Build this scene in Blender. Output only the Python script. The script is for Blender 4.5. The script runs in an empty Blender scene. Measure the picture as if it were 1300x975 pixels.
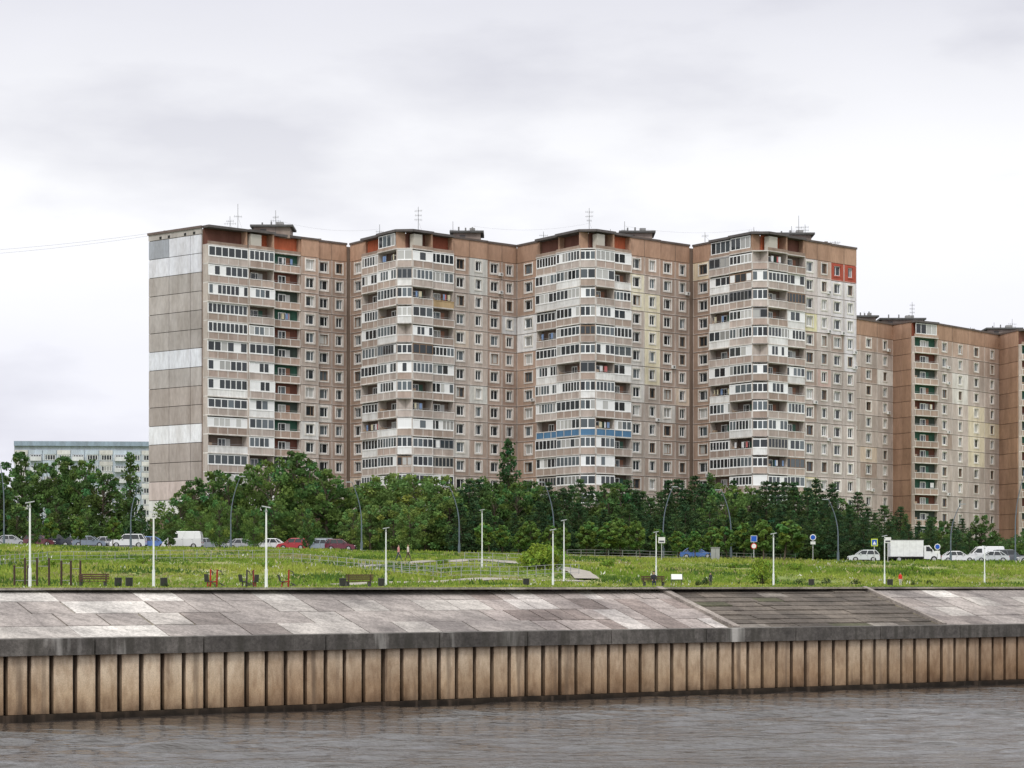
import bpy, bmesh, math, random
import numpy as np
from mathutils import Vector
random.seed(7); rng=np.random.default_rng(7)
F=3000.0; HY=742.0; EYE=5.44
sc=bpy.context.scene
COL=sc.collection
def lerp(a,b,t): return a+(b-a)*t
def lerp3(a,b,t): return tuple(lerp(x,y,t) for x,y in zip(a,b))
def clamp(v,a,b): return max(a,min(b,v))
def interp(x,xs,ys): return float(np.interp(x,xs,ys))
# ---------------------------------------------------------------- terrain
def zf(X,D):
    px=650+F*X/max(D,1)
    zr=interp(px,[-400,0,500,1100,1600],[10.6,10.3,9.5,8.2,8.0])
    d0=interp(px,[0,500,1200,1600],[178,182,225,260])
    if D<=d0: z=5.2
    elif D<292: z=lerp(5.2,zr,((D-d0)/(292-d0))**0.9)
    elif D<316: z=zr
    elif D<345: z=lerp(zr,zr+1.0,(D-316)/29)
    else: z=zr+1.0
    if d0<D<290: z+=0.10*math.sin(X*0.35+D*0.2)*math.sin(D*0.13-X*0.11)*min(1,(D-d0)/10)*min(1,(290-D)/10)
    return z
def PX(px,D): return (px-650)/F*D
def gy(px,D):
    return HY-(zf(PX(px,D),D)-EYE)*F/D
def ground_D(px,y):
    D=150
    while D<330:
        if gy(px,D)<=y: return D
        D+=0.5
    return 290
def zpix(y,D): return EYE+(HY-y)*D/F
# ---------------------------------------------------------------- materials
def newmat(name):
    m=bpy.data.materials.new(name); m.use_nodes=True
    nt=m.node_tree; b=nt.nodes['Principled BSDF']
    return m,nt,b
def N(nt,t,**k):
    n=nt.nodes.new(t)
    for a,v in k.items(): setattr(n,a,v)
    return n
def noise(nt,scale,detail=4,vec=None,mp=None,coord='pos'):
    if coord=='pos':
        g=N(nt,'ShaderNodeNewGeometry'); out=g.outputs['Position']
    else:
        g=N(nt,'ShaderNodeTexCoord'); out=g.outputs['Object']
    if mp:
        m=N(nt,'ShaderNodeMapping'); m.inputs['Scale'].default_value=mp
        nt.links.new(out,m.inputs['Vector']); out=m.outputs['Vector']
    n=N(nt,'ShaderNodeTexNoise'); n.inputs['Scale'].default_value=scale; n.inputs['Detail'].default_value=detail
    nt.links.new(out,n.inputs['Vector'])
    return n.outputs['Fac']
def ramp(nt,fac,stops,const=False):
    r=N(nt,'ShaderNodeValToRGB'); cr=r.color_ramp
    if const: cr.interpolation='CONSTANT'
    while len(cr.elements)>2: cr.elements.remove(cr.elements[-1])
    for i,(p,c) in enumerate(stops):
        if i<2: e=cr.elements[i]; e.position=p
        else: e=cr.elements.new(p)
        e.color=(c[0],c[1],c[2],1)
    nt.links.new(fac,r.inputs['Fac']); return r.outputs['Color']
def mix(nt,a,b,fac=1.0,mode='MULTIPLY'):
    m=N(nt,'ShaderNodeMix',data_type='RGBA',blend_type=mode)
    for s,v in ((6,a),(7,b)):
        if hasattr(v,'links'): nt.links.new(v,m.inputs[s])
        else: m.inputs[s].default_value=(*v,1)
    if hasattr(fac,'links'): nt.links.new(fac,m.inputs[0])
    else: m.inputs[0].default_value=fac
    return m.outputs[2]
def attr_mat(name,rough=0.85,noises=(),bump=None,spec=0.3,metal=0):
    m,nt,b=newmat(name)
    a=N(nt,'ShaderNodeAttribute',attribute_name='Col')
    c=a.outputs['Color']
    for (sc_,mp,lo,hi,p0,p1) in noises:
        f=noise(nt,sc_,5,mp=mp)
        c=mix(nt,c,ramp(nt,f,[(p0,lo),(p1,hi)]))
    nt.links.new(c,b.inputs['Base Color'])
    b.inputs['Roughness'].default_value=rough; b.inputs['Specular IOR Level'].default_value=spec
    b.inputs['Metallic'].default_value=metal
    if bump:
        f=noise(nt,bump[0],5); bn=N(nt,'ShaderNodeBump'); bn.inputs['Strength'].default_value=bump[1]; bn.inputs['Distance'].default_value=bump[2]
        nt.links.new(f,bn.inputs['Height']); nt.links.new(bn.outputs['Normal'],b.inputs['Normal'])
    return m
g=lambda v:(v,v,v)
M_wall=attr_mat('facade_concrete',0.9,[(0.7,(1,1,0.25),(0.84,0.82,0.80),g(1.05),0.34,0.6),(3.0,(1,1,0.4),g(0.90),g(1.05),0.35,0.65),(0.06,None,g(0.90),g(1.06),0.40,0.6)])
M_paint=attr_mat('painted_surface',0.5,[(2.0,None,g(0.9),g(1.05),0.35,0.65)])
M_plain=attr_mat('plain_surface',0.6)
M_glass=attr_mat('window_glass',0.08,spec=0.5)
M_conc=attr_mat('weathered_concrete',0.92,[(0.30,None,(0.62,0.60,0.60),(1.18,1.15,1.12),0.36,0.64),(2.2,(0.5,1,1),g(0.78),g(1.10),0.35,0.6),(7,None,g(0.78),g(1.1),0.35,0.6),(26,None,g(0.80),g(1.1),0.35,0.6)],bump=(9,0.5,0.03))
M_pile=attr_mat('stained_concrete_piles',0.88,[(1.0,(1,1,0.5),(0.74,0.69,0.64),(1.08,1.07,1.05),0.34,0.56),(5,(1,1,0.35),(0.86,0.82,0.79),g(1.05),0.34,0.56),(22,None,g(0.86),g(1.08),0.35,0.6),(0.10,None,(0.78,0.72,0.68),g(1.06),0.42,0.58)],bump=(12,0.35,0.02))
M_bark=attr_mat('bark',0.95)
def leafmat():
    m,nt,b=newmat('leaves')
    a=N(nt,'ShaderNodeAttribute',attribute_name='Col')
    nt.links.new(a.outputs['Color'],b.inputs['Base Color'])
    b.inputs['Roughness'].default_value=0.65; b.inputs['Specular IOR Level'].default_value=0.15
    t=N(nt,'ShaderNodeBsdfTranslucent'); nt.links.new(a.outputs['Color'],t.inputs['Color'])
    ms=N(nt,'ShaderNodeMixShader'); ms.inputs[0].default_value=0.35
    o=nt.nodes['Material Output']
    nt.links.new(b.outputs[0],ms.inputs[1]); nt.links.new(t.outputs[0],ms.inputs[2]); nt.links.new(ms.outputs[0],o.inputs[0])
    return m
M_leaf=leafmat()
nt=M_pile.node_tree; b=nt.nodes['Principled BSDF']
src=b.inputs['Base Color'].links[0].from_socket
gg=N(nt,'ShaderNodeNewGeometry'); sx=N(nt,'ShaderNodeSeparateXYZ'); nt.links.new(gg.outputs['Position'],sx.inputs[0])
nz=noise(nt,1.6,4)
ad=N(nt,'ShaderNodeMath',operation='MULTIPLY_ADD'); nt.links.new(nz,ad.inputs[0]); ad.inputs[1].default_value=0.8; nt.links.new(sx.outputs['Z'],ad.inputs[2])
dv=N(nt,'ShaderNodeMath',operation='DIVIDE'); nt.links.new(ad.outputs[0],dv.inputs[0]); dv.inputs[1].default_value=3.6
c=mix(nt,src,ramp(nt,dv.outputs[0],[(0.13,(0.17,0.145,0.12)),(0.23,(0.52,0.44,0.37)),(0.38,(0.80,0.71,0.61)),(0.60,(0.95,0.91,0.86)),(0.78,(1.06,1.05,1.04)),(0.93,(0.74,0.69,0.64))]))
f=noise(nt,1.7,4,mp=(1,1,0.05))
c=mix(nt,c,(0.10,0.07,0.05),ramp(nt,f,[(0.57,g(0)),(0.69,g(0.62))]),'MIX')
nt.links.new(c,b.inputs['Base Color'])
# ---------------------------------------------------------------- mesh builder
class B:
    def __init__(s): s.v=[];s.f=[];s.c=[];s.m=[];s.mats=[]
    def mi(s,m):
        if m not in s.mats: s.mats.append(m)
        return s.mats.index(m)
    def face(s,pts,col,m):
        i=len(s.v); s.v+= [tuple(p) for p in pts]; s.f.append(tuple(range(i,i+len(pts)))); s.c.append(col); s.m.append(s.mi(m))
    def hexa(s,p,col,m):
        i=len(s.v); s.v+=[tuple(q) for q in p]
        for f in ((3,2,1,0),(4,5,6,7),(0,1,5,4),(1,2,6,5),(2,3,7,6),(3,0,4,7)):
            s.f.append(tuple(i+k for k in f)); s.c.append(col); s.m.append(s.mi(m))
    def box(s,x0,x1,y0,y1,z0,z1,col,m):
        s.hexa([(x0,y0,z0),(x1,y0,z0),(x1,y1,z0),(x0,y1,z0),(x0,y0,z1),(x1,y0,z1),(x1,y1,z1),(x0,y1,z1)],col,m)
    def fbox(s,fr,s0,s1,d0,d1,z0,z1,col,m):
        P=fr.p
        a=P(s0,d1);b_=P(s1,d1);c_=P(s1,d0);d_=P(s0,d0)
        s.hexa([(*a,z0),(*b_,z0),(*c_,z0),(*d_,z0),(*a,z1),(*b_,z1),(*c_,z1),(*d_,z1)],col,m)
    def tube(s,p0,p1,r0,r1,col,m,n=8,cap=True):
        p0=Vector(p0);p1=Vector(p1);d=(p1-p0)
        if d.length<1e-6:return
        d.normalize(); u=d.orthogonal().normalized(); w=d.cross(u)
        i=len(s.v); k=s.mi(m)
        for p,r in ((p0,r0),(p1,r1)):
            for j in range(n):
                a=2*math.pi*j/n; s.v.append(tuple(p+u*math.cos(a)*r+w*math.sin(a)*r))
        for j in range(n):
            j2=(j+1)%n; s.f.append((i+j,i+j2,i+n+j2,i+n+j)); s.c.append(col); s.m.append(k)
        if cap:
            s.f.append(tuple(i+j for j in range(n))[::-1]); s.c.append(col); s.m.append(k)
            s.f.append(tuple(i+n+j for j in range(n))); s.c.append(col); s.m.append(k)
    def path(s,pts,r,col,m,n=8):
        rs=r if isinstance(r,(list,tuple)) else [r]*len(pts)
        for a,b_,ra,rb in zip(pts[:-1],pts[1:],rs[:-1],rs[1:]): s.tube(a,b_,ra,rb,col,m,n)
    def mesh(s,name):
        me=bpy.data.meshes.new(name); me.from_pydata(s.v,[],s.f)
        for m in s.mats: me.materials.append(m)
        me.polygons.foreach_set('material_index',s.m)
        at=me.color_attributes.new('Col','FLOAT_COLOR','CORNER')
        cnt=[len(f) for f in s.f]
        cc=np.repeat(np.array([(*c[:3],1.0) for c in s.c],dtype=np.float32),cnt,axis=0)
        at.data.foreach_set('color',cc.ravel()); me.update(); return me
    def obj(s,name,parent=None,loc=(0,0,0),rot=0,bevel=0,scale=1):
        o=bpy.data.objects.new(name,s.mesh(name)); COL.objects.link(o); o.location=loc; o.rotation_euler=(0,0,rot); o.scale=(scale,)*3
        if parent: o.parent=parent
        if bevel:
            bm=o.modifiers.new('bevel','BEVEL'); bm.width=bevel; bm.segments=2; bm.limit_method='ANGLE'
        return o
class Frame:
    def __init__(s,A,Bp):
        s.A=A; dx=Bp[0]-A[0]; dy=Bp[1]-A[1]; s.L=math.hypot(dx,dy); s.e=(dx/s.L,dy/s.L); s.n=(s.e[1],-s.e[0])
    def p(s,u,d): return (s.A[0]+s.e[0]*u+s.n[0]*d, s.A[1]+s.e[1]*u+s.n[1]*d)
    def s_px(s,px):
        t=(px-650)/F
        return (t*s.A[1]-s.A[0])/(s.e[0]-t*s.e[1])
def jit(c,a=0.08):
    k=1+random.uniform(-a,a); return tuple(max(0,x*k) for x in c)
def empty(name,loc=(0,0,0)):
    o=bpy.data.objects.new(name,None); COL.objects.link(o); o.location=loc; return o
# ---------------------------------------------------------------- facades
FL=2.76
PINK=(0.47,0.395,0.36); LITE=(0.74,0.71,0.68); ORANGE=(0.44,0.28,0.20)
WHITE=(0.88,0.89,0.90)
def glasscol():
    r=random.random()
    if r<0.60: return jit((0.028,0.034,0.040),0.5)
    if r<0.86: return jit((0.10,0.12,0.135),0.35)
    return jit((0.42,0.42,0.41),0.35)
def window(b,gl,fr,s0,s1,z0,z1,d,col=WHITE,mull=1):
    t=0.11
    b.fbox(fr,s0,s1,d-0.06,d,z0,z0+t,col,M_plain); b.fbox(fr,s0,s1,d-0.06,d,z1-t,z1,col,M_plain)
    b.fbox(fr,s0,s0+t,d-0.06,d,z0+t,z1-t,col,M_plain); b.fbox(fr,s1-t,s1,d-0.06,d,z0+t,z1-t,col,M_plain)
    w=(s1-s0); fm=random.choice([0.36,0.5,0.64])
    for k in range(mull):
        sm=s0+w*(fm if mull==1 else (k+1)/(mull+1)); b.fbox(fr,sm-0.045,sm+0.045,d-0.05,d-0.005,z0+t,z1-t,col,M_plain)
    xs=[s0+t]+[s0+w*(fm if mull==1 else (k+1)/(mull+1)) for k in range(mull)]+[s1-t]
    gc=glasscol()
    for a,c_ in zip(xs[:-1],xs[1:]):
        if random.random()<0.3: gc=glasscol()
        gl.fbox(fr,a,c_,d-0.1,d-0.055,z0+t,z1-t,gc,M_glass)
def cell(b,gl,fr,s0,s1,z0,z1,d0,d1,pcol,ww=1.45,wh=1.45,surr=LITE,wcol=WHITE):
    gp=0.03; s0+=gp; s1-=gp; z1-=gp*1.3; z0+=gp*1.3
    m=(s0+s1)/2; a=m-ww/2; c_=m+ww/2; wz0=z0+0.80; wz1=wz0+wh
    b.fbox(fr,s0,a,d0,d1,z0,z1,pcol,M_wall); b.fbox(fr,c_,s1,d0,d1,z0,z1,pcol,M_wall)
    b.fbox(fr,a,c_,d0,d1,z0,wz0,pcol,M_wall); b.fbox(fr,a,c_,d0,d1,wz1,z1,pcol,M_wall)
    mc=jit(lerp3(pcol,(0.70,0.66,0.63),0.5),0.06)
    for x in (s0,s1-0.12): b.fbox(fr,x,x+0.12,d1,d1+0.03,z0,z1,mc,M_wall)
    b.fbox(fr,s0+0.12,s1-0.12,d1,d1+0.03,z0,z0+0.12,mc,M_wall)
    if surr:
        t=0.22;p=d1+0.06
        b.fbox(fr,a-t,a,d1,p,wz0-t,wz1+t,surr,M_wall); b.fbox(fr,c_,c_+t,d1,p,wz0-t,wz1+t,surr,M_wall)
        b.fbox(fr,a,c_,d1,p,wz0-t,wz0,surr,M_wall); b.fbox(fr,a,c_,d1,p,wz1,wz1+t*0.6,surr,M_wall)
    window(b,gl,fr,a,c_,wz0,wz1,d1-0.14,wcol if random.random()<0.82 else (0.25,0.17,0.12),1)
    if random.random()<0.12:
        zz=wz0-random.choice([0.3,0.75]); b.fbox(fr,c_+0.03,min(c_+0.75,s1),d1+0.065,d1+0.36,zz,zz+0.5,(0.75,0.75,0.75),M_plain)
        b.fbox(fr,c_+0.2,min(c_+0.6,s1),d1+0.361,d1+0.37,zz+0.08,zz+0.42,(0.2,0.2,0.2),M_plain)
def wincols(b,gl,fr,pxs,ztop,nf,d1=0.3,tone=PINK,patches=None,wide=None):
    ss=[fr.s_px(p) for p in pxs]
    for k,(a,c_) in enumerate(zip(ss[:-1],ss[1:])):
        ct=jit(tone,0.05)
        for i in range(nf):
            z1=ztop-FL*i; z0=z1-FL
            r=random.random()
            col=jit(ct,0.12)
            if random.random()<0.12: col=jit(lerp3(ct,(0.38,0.27,0.22),0.6),0.05)
            if i==0: col=jit(lerp3(ORANGE,tone,0.45),0.06)
            surr=jit(LITE,0.12)
            if patches:
                for (kk,i0,i1,pc) in patches:
                    if kk==k and i0<=i<=i1: col=jit(pc,0.04); surr=jit((0.78,0.76,0.72),0.05) if pc[1]>0.2 else pc
            elif r<0.08: col=jit(random.choice([(0.72,0.70,0.68),(0.70,0.58,0.48)]),0.06)
            w=min(c_-a-0.7,(1.55 if (k%2==0) else 1.2)) if not wide else wide
            cell(b,gl,fr,a,c_,z0,z1,0.01,d1,col,w,1.5,surr)
    b.fbox(fr,ss[0]+0.02,ss[-1]-0.02,0.01,d1+0.02,ztop+0.03,ztop+2.6,jit(ORANGE,0.08),M_wall)
    for s_ in ss[1:-1]: b.fbox(fr,s_-0.04,s_+0.04,d1+0.02,d1+0.045,ztop+0.05,ztop+2.55,(0.24,0.17,0.13),M_wall)
    b.fbox(fr,ss[0]-0.05,ss[-1]+0.05,0.0,d1+0.14,ztop+2.6,ztop+2.9,(0.13,0.105,0.095),M_wall)
def balc_floor(b,gl,fr,s0,s1,z0,dp,style,d_in=0.01,para=None,frame=None):
    z1=z0+FL; L=s1-s0
    b.fbox(fr,s0,s1,d_in,dp+0.05,z0,z0+0.17,jit((0.72,0.69,0.66),0.14),M_wall)
    clad=False
    if para is None:
        para=jit(random.choice([(0.50,0.40,0.355),(0.52,0.44,0.40),(0.46,0.37,0.32),(0.54,0.47,0.435),(0.42,0.33,0.285)]),0.1)
        r=random.random()
        if r<0.16: para=jit((0.82,0.82,0.82),0.05); clad=True
        elif r<0.18: para=random.choice([(0.20,0.27,0.40),(0.52,0.38,0.22),(0.12,0.10,0.10)]); clad=True
    ph=1.08
    b.fbox(fr,s0+0.02,s1-0.02,dp-0.10,dp,z0+0.17,z0+ph,para,M_wall)
    b.fbox(fr,s0+0.02,s1-0.02,dp-0.12,dp+0.04,z0+ph,z0+ph+0.11,(0.80,0.78,0.76) if not clad else para,M_wall)
    n=max(1,int(round(L/random.choice([0.75,0.95,0.95,1.2]))))
    if not clad:
        np_=max(1,int(round(L/1.9)))
        for k in range(0,np_+1):
            x=lerp(s0+0.08,s1-0.08,k/np_); b.fbox(fr,x-0.06,x+0.06,dp,dp+0.03,z0+0.2,z0+1.06,(0.72,0.69,0.66),M_wall)
    for x in (s0+0.07,s1-0.07):
        b.fbox(fr,x-0.07,x+0.07,0.012 if d_in<0.2 else d_in,dp-0.13,z0+0.17,z1-0.003,jit((0.56,0.50,0.46),0.08),M_wall)
    if style=='glazed':
        fc=frame or (WHITE if random.random()<0.90 else random.choice([(0.25,0.17,0.12),(0.30,0.30,0.31),(0.45,0.43,0.40)]))
        za=z0+ph+0.11; zb=z1-random.choice([0.04,0.05,0.18])
        solid=random.random()<0.14
        b.fbox(fr,s0+0.02,s1-0.02,dp-0.09,dp-0.01,za,za+0.12,fc,M_plain); b.fbox(fr,s0+0.02,s1-0.02,dp-0.09,dp-0.01,zb-0.16,zb,fc,M_plain)
        for k in range(n+1):
            x=lerp(s0+0.08,s1-0.08,k/n); b.fbox(fr,x-0.07,x+0.07,dp-0.09,dp-0.01,za+0.12,zb-0.16,fc,M_plain)
        gc=glasscol()
        for k in range(n):
            xa=lerp(s0+0.08,s1-0.08,k/n)+0.07; xb=lerp(s0+0.08,s1-0.08,(k+1)/n)-0.07
            if random.random()<0.4: gc=glasscol()
            col=gc if random.random()<0.92 else WHITE
            if solid and k in (0,n-1): col=WHITE
            gl.fbox(fr,xa,xb,dp-0.07,dp-0.04,za+0.12,zb-0.16,col,M_glass)
    else:
        sm=(s0+s1)/2
        if L>3:
            window(b,gl,fr,sm-1.0,sm+0.4,z0+1.0,z0+2.35,d_in+0.12)
            b.fbox(fr,sm+0.45,sm+1.2,d_in,d_in+0.1,z0+0.18,z0+2.3,random.choice([(0.5,0.5,0.5),(0.25,0.12,0.08),(0.05,0.12,0.09)]),M_plain)
            if random.random()<0.5:
                b.fbox(fr,s0+0.3,s0+0.9,d_in+0.2,max(d_in+0.4,dp-0.3),z0+0.17,z0+1.6,jit((0.3,0.22,0.16),0.4),M_plain)
            if random.random()<0.35 and dp>0.6:
                for k in range(random.randint(2,4)):
                    x=lerp(s0+0.5,s1-1.0,random.random()); b.fbox(fr,x,x+random.uniform(0.3,0.6),dp-0.25-0.03*k,dp-0.235-0.03*k,z0+1.35,z0+2.2,random.choice([(0.7,0.7,0.72),(0.5,0.15,0.15),(0.2,0.3,0.5),(0.6,0.55,0.4)]),M_plain)
        if random.random()<0.5: b.fbox(fr,s0+0.1,s1-0.1,dp-0.06,dp-0.03,z0+1.42,z0+1.46,(0.3,0.3,0.3),M_plain)
def balcony_zone(b,gl,fr,cuts,ztop,nf,dps=1.2,mode='mix',pg=0.74,blue=None,cornerside=None):
    units=[fr.s_px(c_) if isinstance(c_,(int,)) else c_ for c_ in cuts]
    if not isinstance(dps,(list,tuple)): dps=[dps]*(len(units)-1)
    nu=len(units)-1
    for ui,(a,c_,dp0) in enumerate(zip(units[:-1],units[1:],dps)):
        iscorner=(cornerside=='L' and ui==0) or (cornerside=='R' and ui==nu-1)
        for i in range(nf):
            z0=ztop-FL*(i+1)
            dp=dp0 if iscorner or mode=='open' else dp0+random.choice([0,0,0.06,-0.06,0.18])
            st='glazed' if random.random()<pg else 'open'
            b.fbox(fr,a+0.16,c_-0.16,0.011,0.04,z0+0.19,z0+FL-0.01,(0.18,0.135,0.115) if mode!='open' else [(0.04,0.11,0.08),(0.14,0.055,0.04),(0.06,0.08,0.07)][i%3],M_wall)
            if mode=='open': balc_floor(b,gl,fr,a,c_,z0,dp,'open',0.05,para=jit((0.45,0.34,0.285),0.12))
            elif blue is not None and i==blue: balc_floor(b,gl,fr,a,c_,z0,dp,'open' if ui==0 else 'glazed',0.05,para=(0.10,0.22,0.38))
            else: balc_floor(b,gl,fr,a,c_,z0,dp,st,0.05)
        dp=dp0
        b.fbox(fr,a,c_,0.01,dp+0.05,ztop,ztop+0.16,(0.60,0.56,0.53),M_wall)
        b.fbox(fr,a+0.05,c_-0.05,0.01,0.08,ztop+0.17,ztop+2.55,random.choice([(0.52,0.14,0.07),(0.46,0.18,0.11),(0.30,0.09,0.055),(0.18,0.08,0.06)]),M_wall)
        b.fbox(fr,a+0.02,c_-0.02,dp-0.1,dp,ztop+0.16,ztop+0.6,jit((0.36,0.27,0.22),0.2),M_wall)
        b.fbox(fr,c_-0.30,c_,0.09,dp-0.11,ztop+0.16,ztop+2.55,ORANGE,M_wall)
        r=random.random()
        if r<0.22: window(b,gl,fr,a+0.3,c_-0.4,ztop+0.6,ztop+2.45,dp-0.02,mull=3)
        elif r<0.45: b.fbox(fr,a+0.4,a+(c_-a)*0.5,0.5,dp-0.15,ztop+0.17,ztop+2.3,(0.5,0.47,0.42),M_plain)
        b.fbox(fr,a,c_,0.0,dp+0.25,ztop+2.56,ztop+2.92,(0.12,0.11,0.11),M_wall)
def corner_wrap(b,gl,frL,frR,C,ztop,nf,dp=1.6,blue=None):
    PL=frL.p(frL.L,dp); PR=frR.p(0,dp)
    fc=Frame(PL,PR)
    for i in range(nf+1):
        z0=ztop-FL*(i+1) if i<nf else ztop
        tri=[(C[0],C[1]),PL,PR]
        for zz,fl in ((z0+0.005,1),(z0+0.155,0)):
            b.face([(q[0],q[1],zz) for q in (tri if not fl else tri[::-1])],(0.6,0.56,0.53),M_wall)
        b.fbox(fc,0,fc.L,-0.02,0.05,z0,z0+0.16,(0.68,0.65,0.62),M_wall)
        if i<nf: balc_floor(b,gl,fc,0.02,fc.L-0.02,z0,0.0,'glazed' if random.random()<0.85 else 'rail',d_in=-0.04,para=(0.10,0.22,0.38) if blue==i else None)
    b.face([(C[0],C[1],ztop+2.9),(PL[0],PL[1],ztop+2.9),(PR[0],PR[1],ztop+2.9)],(0.13,0.12,0.12),M_wall)
    b.fbox(fc,-0.1,fc.L+0.1,-0.1,0.25,ztop+2.565,ztop+2.915,(0.12,0.11,0.11),M_wall)
def prism(b,poly,z0,z1,col,roof,m):
    n=len(poly)
    for i in range(n):
        p=poly[i];q=poly[(i+1)%n]
        b.face([(*p,z0),(*q,z0),(*q,z1),(*p,z1)],col,m)
    b.face([(*p,z1) for p in poly],roof,m)
def antenna(b,x,y,z,h):
    c=(0.12,0.12,0.12)
    b.tube((x,y,z),(x,y,z+h),0.045,0.03,c,M_plain,6)
    for k in range(random.randint(1,3)):
        zz=z+h*(0.62+0.13*k); L=random.uniform(0.4,0.95)
        a=random.uniform(-0.5,0.5); dx=math.cos(a)*L;dy=math.sin(a)*L
        b.tube((x-dx,y-dy,zz),(x+dx,y+dy,zz),0.02,0.02,c,M_plain,5)
        for t in (-0.8,-0.4,0.1,0.5,0.9):
            b.tube((x+dx*t,y+dy*t,zz-0.2),(x+dx*t,y+dy*t,zz+0.2),0.015,0.015,c,M_plain,4)
    b.tube((x,y,z+h*0.6),(x+1.1,y+0.3,z),0.012,0.012,c,M_plain,4)
ZT=57.8; ztop=ZT-2.9; NF=14
def PD(px,y,K=156900.): D=K/(742-y); return (PX(px,D),D)
A=PD(190,297);Bc=PD(257,287);V1=PD(445,310);C2=PD(515,293);V2=PD(657,312);C3=PD(747,293);V3=PD(880,312);C4=PD(965,296);E=PD(1086,315)
poly=[A,Bc,V1,C2,V2,C3,V3,C4,E,(E[0]-9,E[1]+11),(-20,380),(-36,370)]
apt=empty('apartment_building',(0,360,10))
def child(bld,name,par,**k):
    o=bld.obj(name,**k); o.parent=par
    o.location=(-par.location[0],-par.location[1],-par.location[2]); return o
W=B(); G=B(); R=B(); BA=B()
prism(W,poly,8,ZT-0.5,(0.27,0.20,0.16),(0.12,0.12,0.12),M_wall)
fE=Frame(A,Bc);f1=Frame(Bc,V1);fl2=Frame(V1,C2);f2=Frame(C2,V2);fl3=Frame(V2,C3);f3=Frame(C3,V3);fl4=Frame(V3,C4);f4=Frame(C4,E)
cols=[fE.s_px(190)+0.02,fE.s_px(216),fE.s_px(243),fE.L-0.02]
GP=(0.46,0.425,0.41)
for i in range(15):
    z1=ZT-2.9-FL*i+FL*0.6; z0=z1-FL
    for k in range(3):
        a,c_=cols[k],cols[k+1]; col=jit((0.42,0.37,0.345) if i>7 else GP,0.09)
        if i==0: col=(0.38,0.40,0.45) if k==0 else (0.76,0.77,0.84)
        if i==1: col=(0.76,0.77,0.84)
        if i==6: col=(0.76,0.78,0.85)
        if i==10: col=(0.82,0.83,0.87)
        if i==13: col=(0.66,0.56,0.54)
        if i==14: col=(0.80,0.80,0.80) 
        W.fbox(fE,a+0.05,c_-0.05,0.01,0.22,z0+0.045,z1-0.045,jit(col,0.02),M_wall)
        W.fbox(fE,a,c_,0.0,0.06,z0-0.04,z0+0.04,(0.10,0.09,0.09),M_wall)
W.fbox(fE,0.02,fE.L,0.01,0.24,ZT-2.9+FL*0.6+0.05,ZT-0.35,(0.46,0.43,0.41),M_wall)
for s_ in (2.5,4.4,8,10): W.fbox(fE,s_,s_+0.5,0.24,0.25,ZT-1.15,ZT-0.75,(0.03,0.03,0.03),M_wall)
W.fbox(fE,-0.1,fE.L+0.1,0,0.4,ZT-0.35,ZT,(0.17,0.13,0.12),M_wall)
BRN=(0.415,0.32,0.275); VAL=(0.41,0.295,0.235); BEI=(0.50,0.43,0.39)
balcony_zone(BA,G,f1,[0.05,308,340],ztop,NF,[1.3,1.7],pg=0.86)
balcony_zone(BA,G,f1,[340,378],ztop,NF,0.7,mode='open')
wincols(W,G,f1,[378,400],ztop,NF,0.9,tone=BEI,patches=[(0,9,9,(0.7,0.7,0.7))])
wincols(W,G,f1,[400,420,439],ztop,NF,0.2,tone=BRN)
wincols(W,G,fl2,[447,467],ztop,NF,0.35,tone=VAL,wide=1.9)
ml=lambda fr,px:(fr.s_px(px)+fr.L)/2
balcony_zone(BA,G,fl2,[467,ml(fl2,467),fl2.L],ztop,NF,[1.1,1.6],cornerside='R')
corner_wrap(BA,G,fl2,f2,C2,ztop,NF)
balcony_zone(BA,G,f2,[0.0,541,570],ztop,NF,[1.6,1.1],cornerside='L')
wincols(W,G,f2,[570,593,616],ztop,NF,0.5,tone=BEI,patches=[(1,0,1,(0.62,0.62,0.60)),(1,7,7,(0.6,0.6,0.58)),(0,4,4,(0.66,0.56,0.48)),(0,10,10,(0.68,0.66,0.64))])
wincols(W,G,f2,[617,636,655],ztop,NF,0.2,tone=BRN,patches=[(1,3,3,(0.6,0.6,0.62))])
wincols(W,G,fl3,[659,688],ztop,NF,0.35,tone=VAL,wide=2.0,patches=[(0,3,4,(0.8,0.8,0.82))])
balcony_zone(BA,G,fl3,[688,ml(fl3,688),fl3.L],ztop,NF,[1.1,1.6],blue=9,cornerside='R')
corner_wrap(BA,G,fl3,f3,C3,ztop,NF,blue=9)
balcony_zone(BA,G,f3,[0.0,771,795],ztop,NF,[1.6,1.1],blue=9,cornerside='L')
wincols(W,G,f3,[795,815,835],ztop,NF,0.5,tone=BEI,patches=[(0,1,2,(0.76,0.71,0.56)),(1,2,6,(0.75,0.69,0.52)),(0,5,7,(0.68,0.66,0.64))])
wincols(W,G,f3,[836,856,874],ztop,NF,0.2,tone=BRN)
wincols(W,G,fl4,[882,908],ztop,NF,0.35,tone=VAL,wide=2.0,patches=[(0,0,0,(0.74,0.62,0.46))])
balcony_zone(BA,G,fl4,[908,ml(fl4,908),fl4.L],ztop,NF,[1.1,1.6],cornerside='R')
corner_wrap(BA,G,fl4,f4,C4,ztop,NF)
balcony_zone(BA,G,f4,[0.0,990,1015],ztop,NF,[1.6,1.1],cornerside='L')
wincols(W,G,f4,[1015,1034,1052],ztop,NF,0.5,tone=(0.54,0.475,0.445),patches=[(0,0,2,(0.70,0.64,0.63)),(1,1,3,(0.74,0.70,0.71)),(0,3,3,(0.74,0.70,0.45)),(1,6,6,(0.64,0.48,0.44)),(0,12,13,(0.74,0.67,0.45))])
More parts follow.
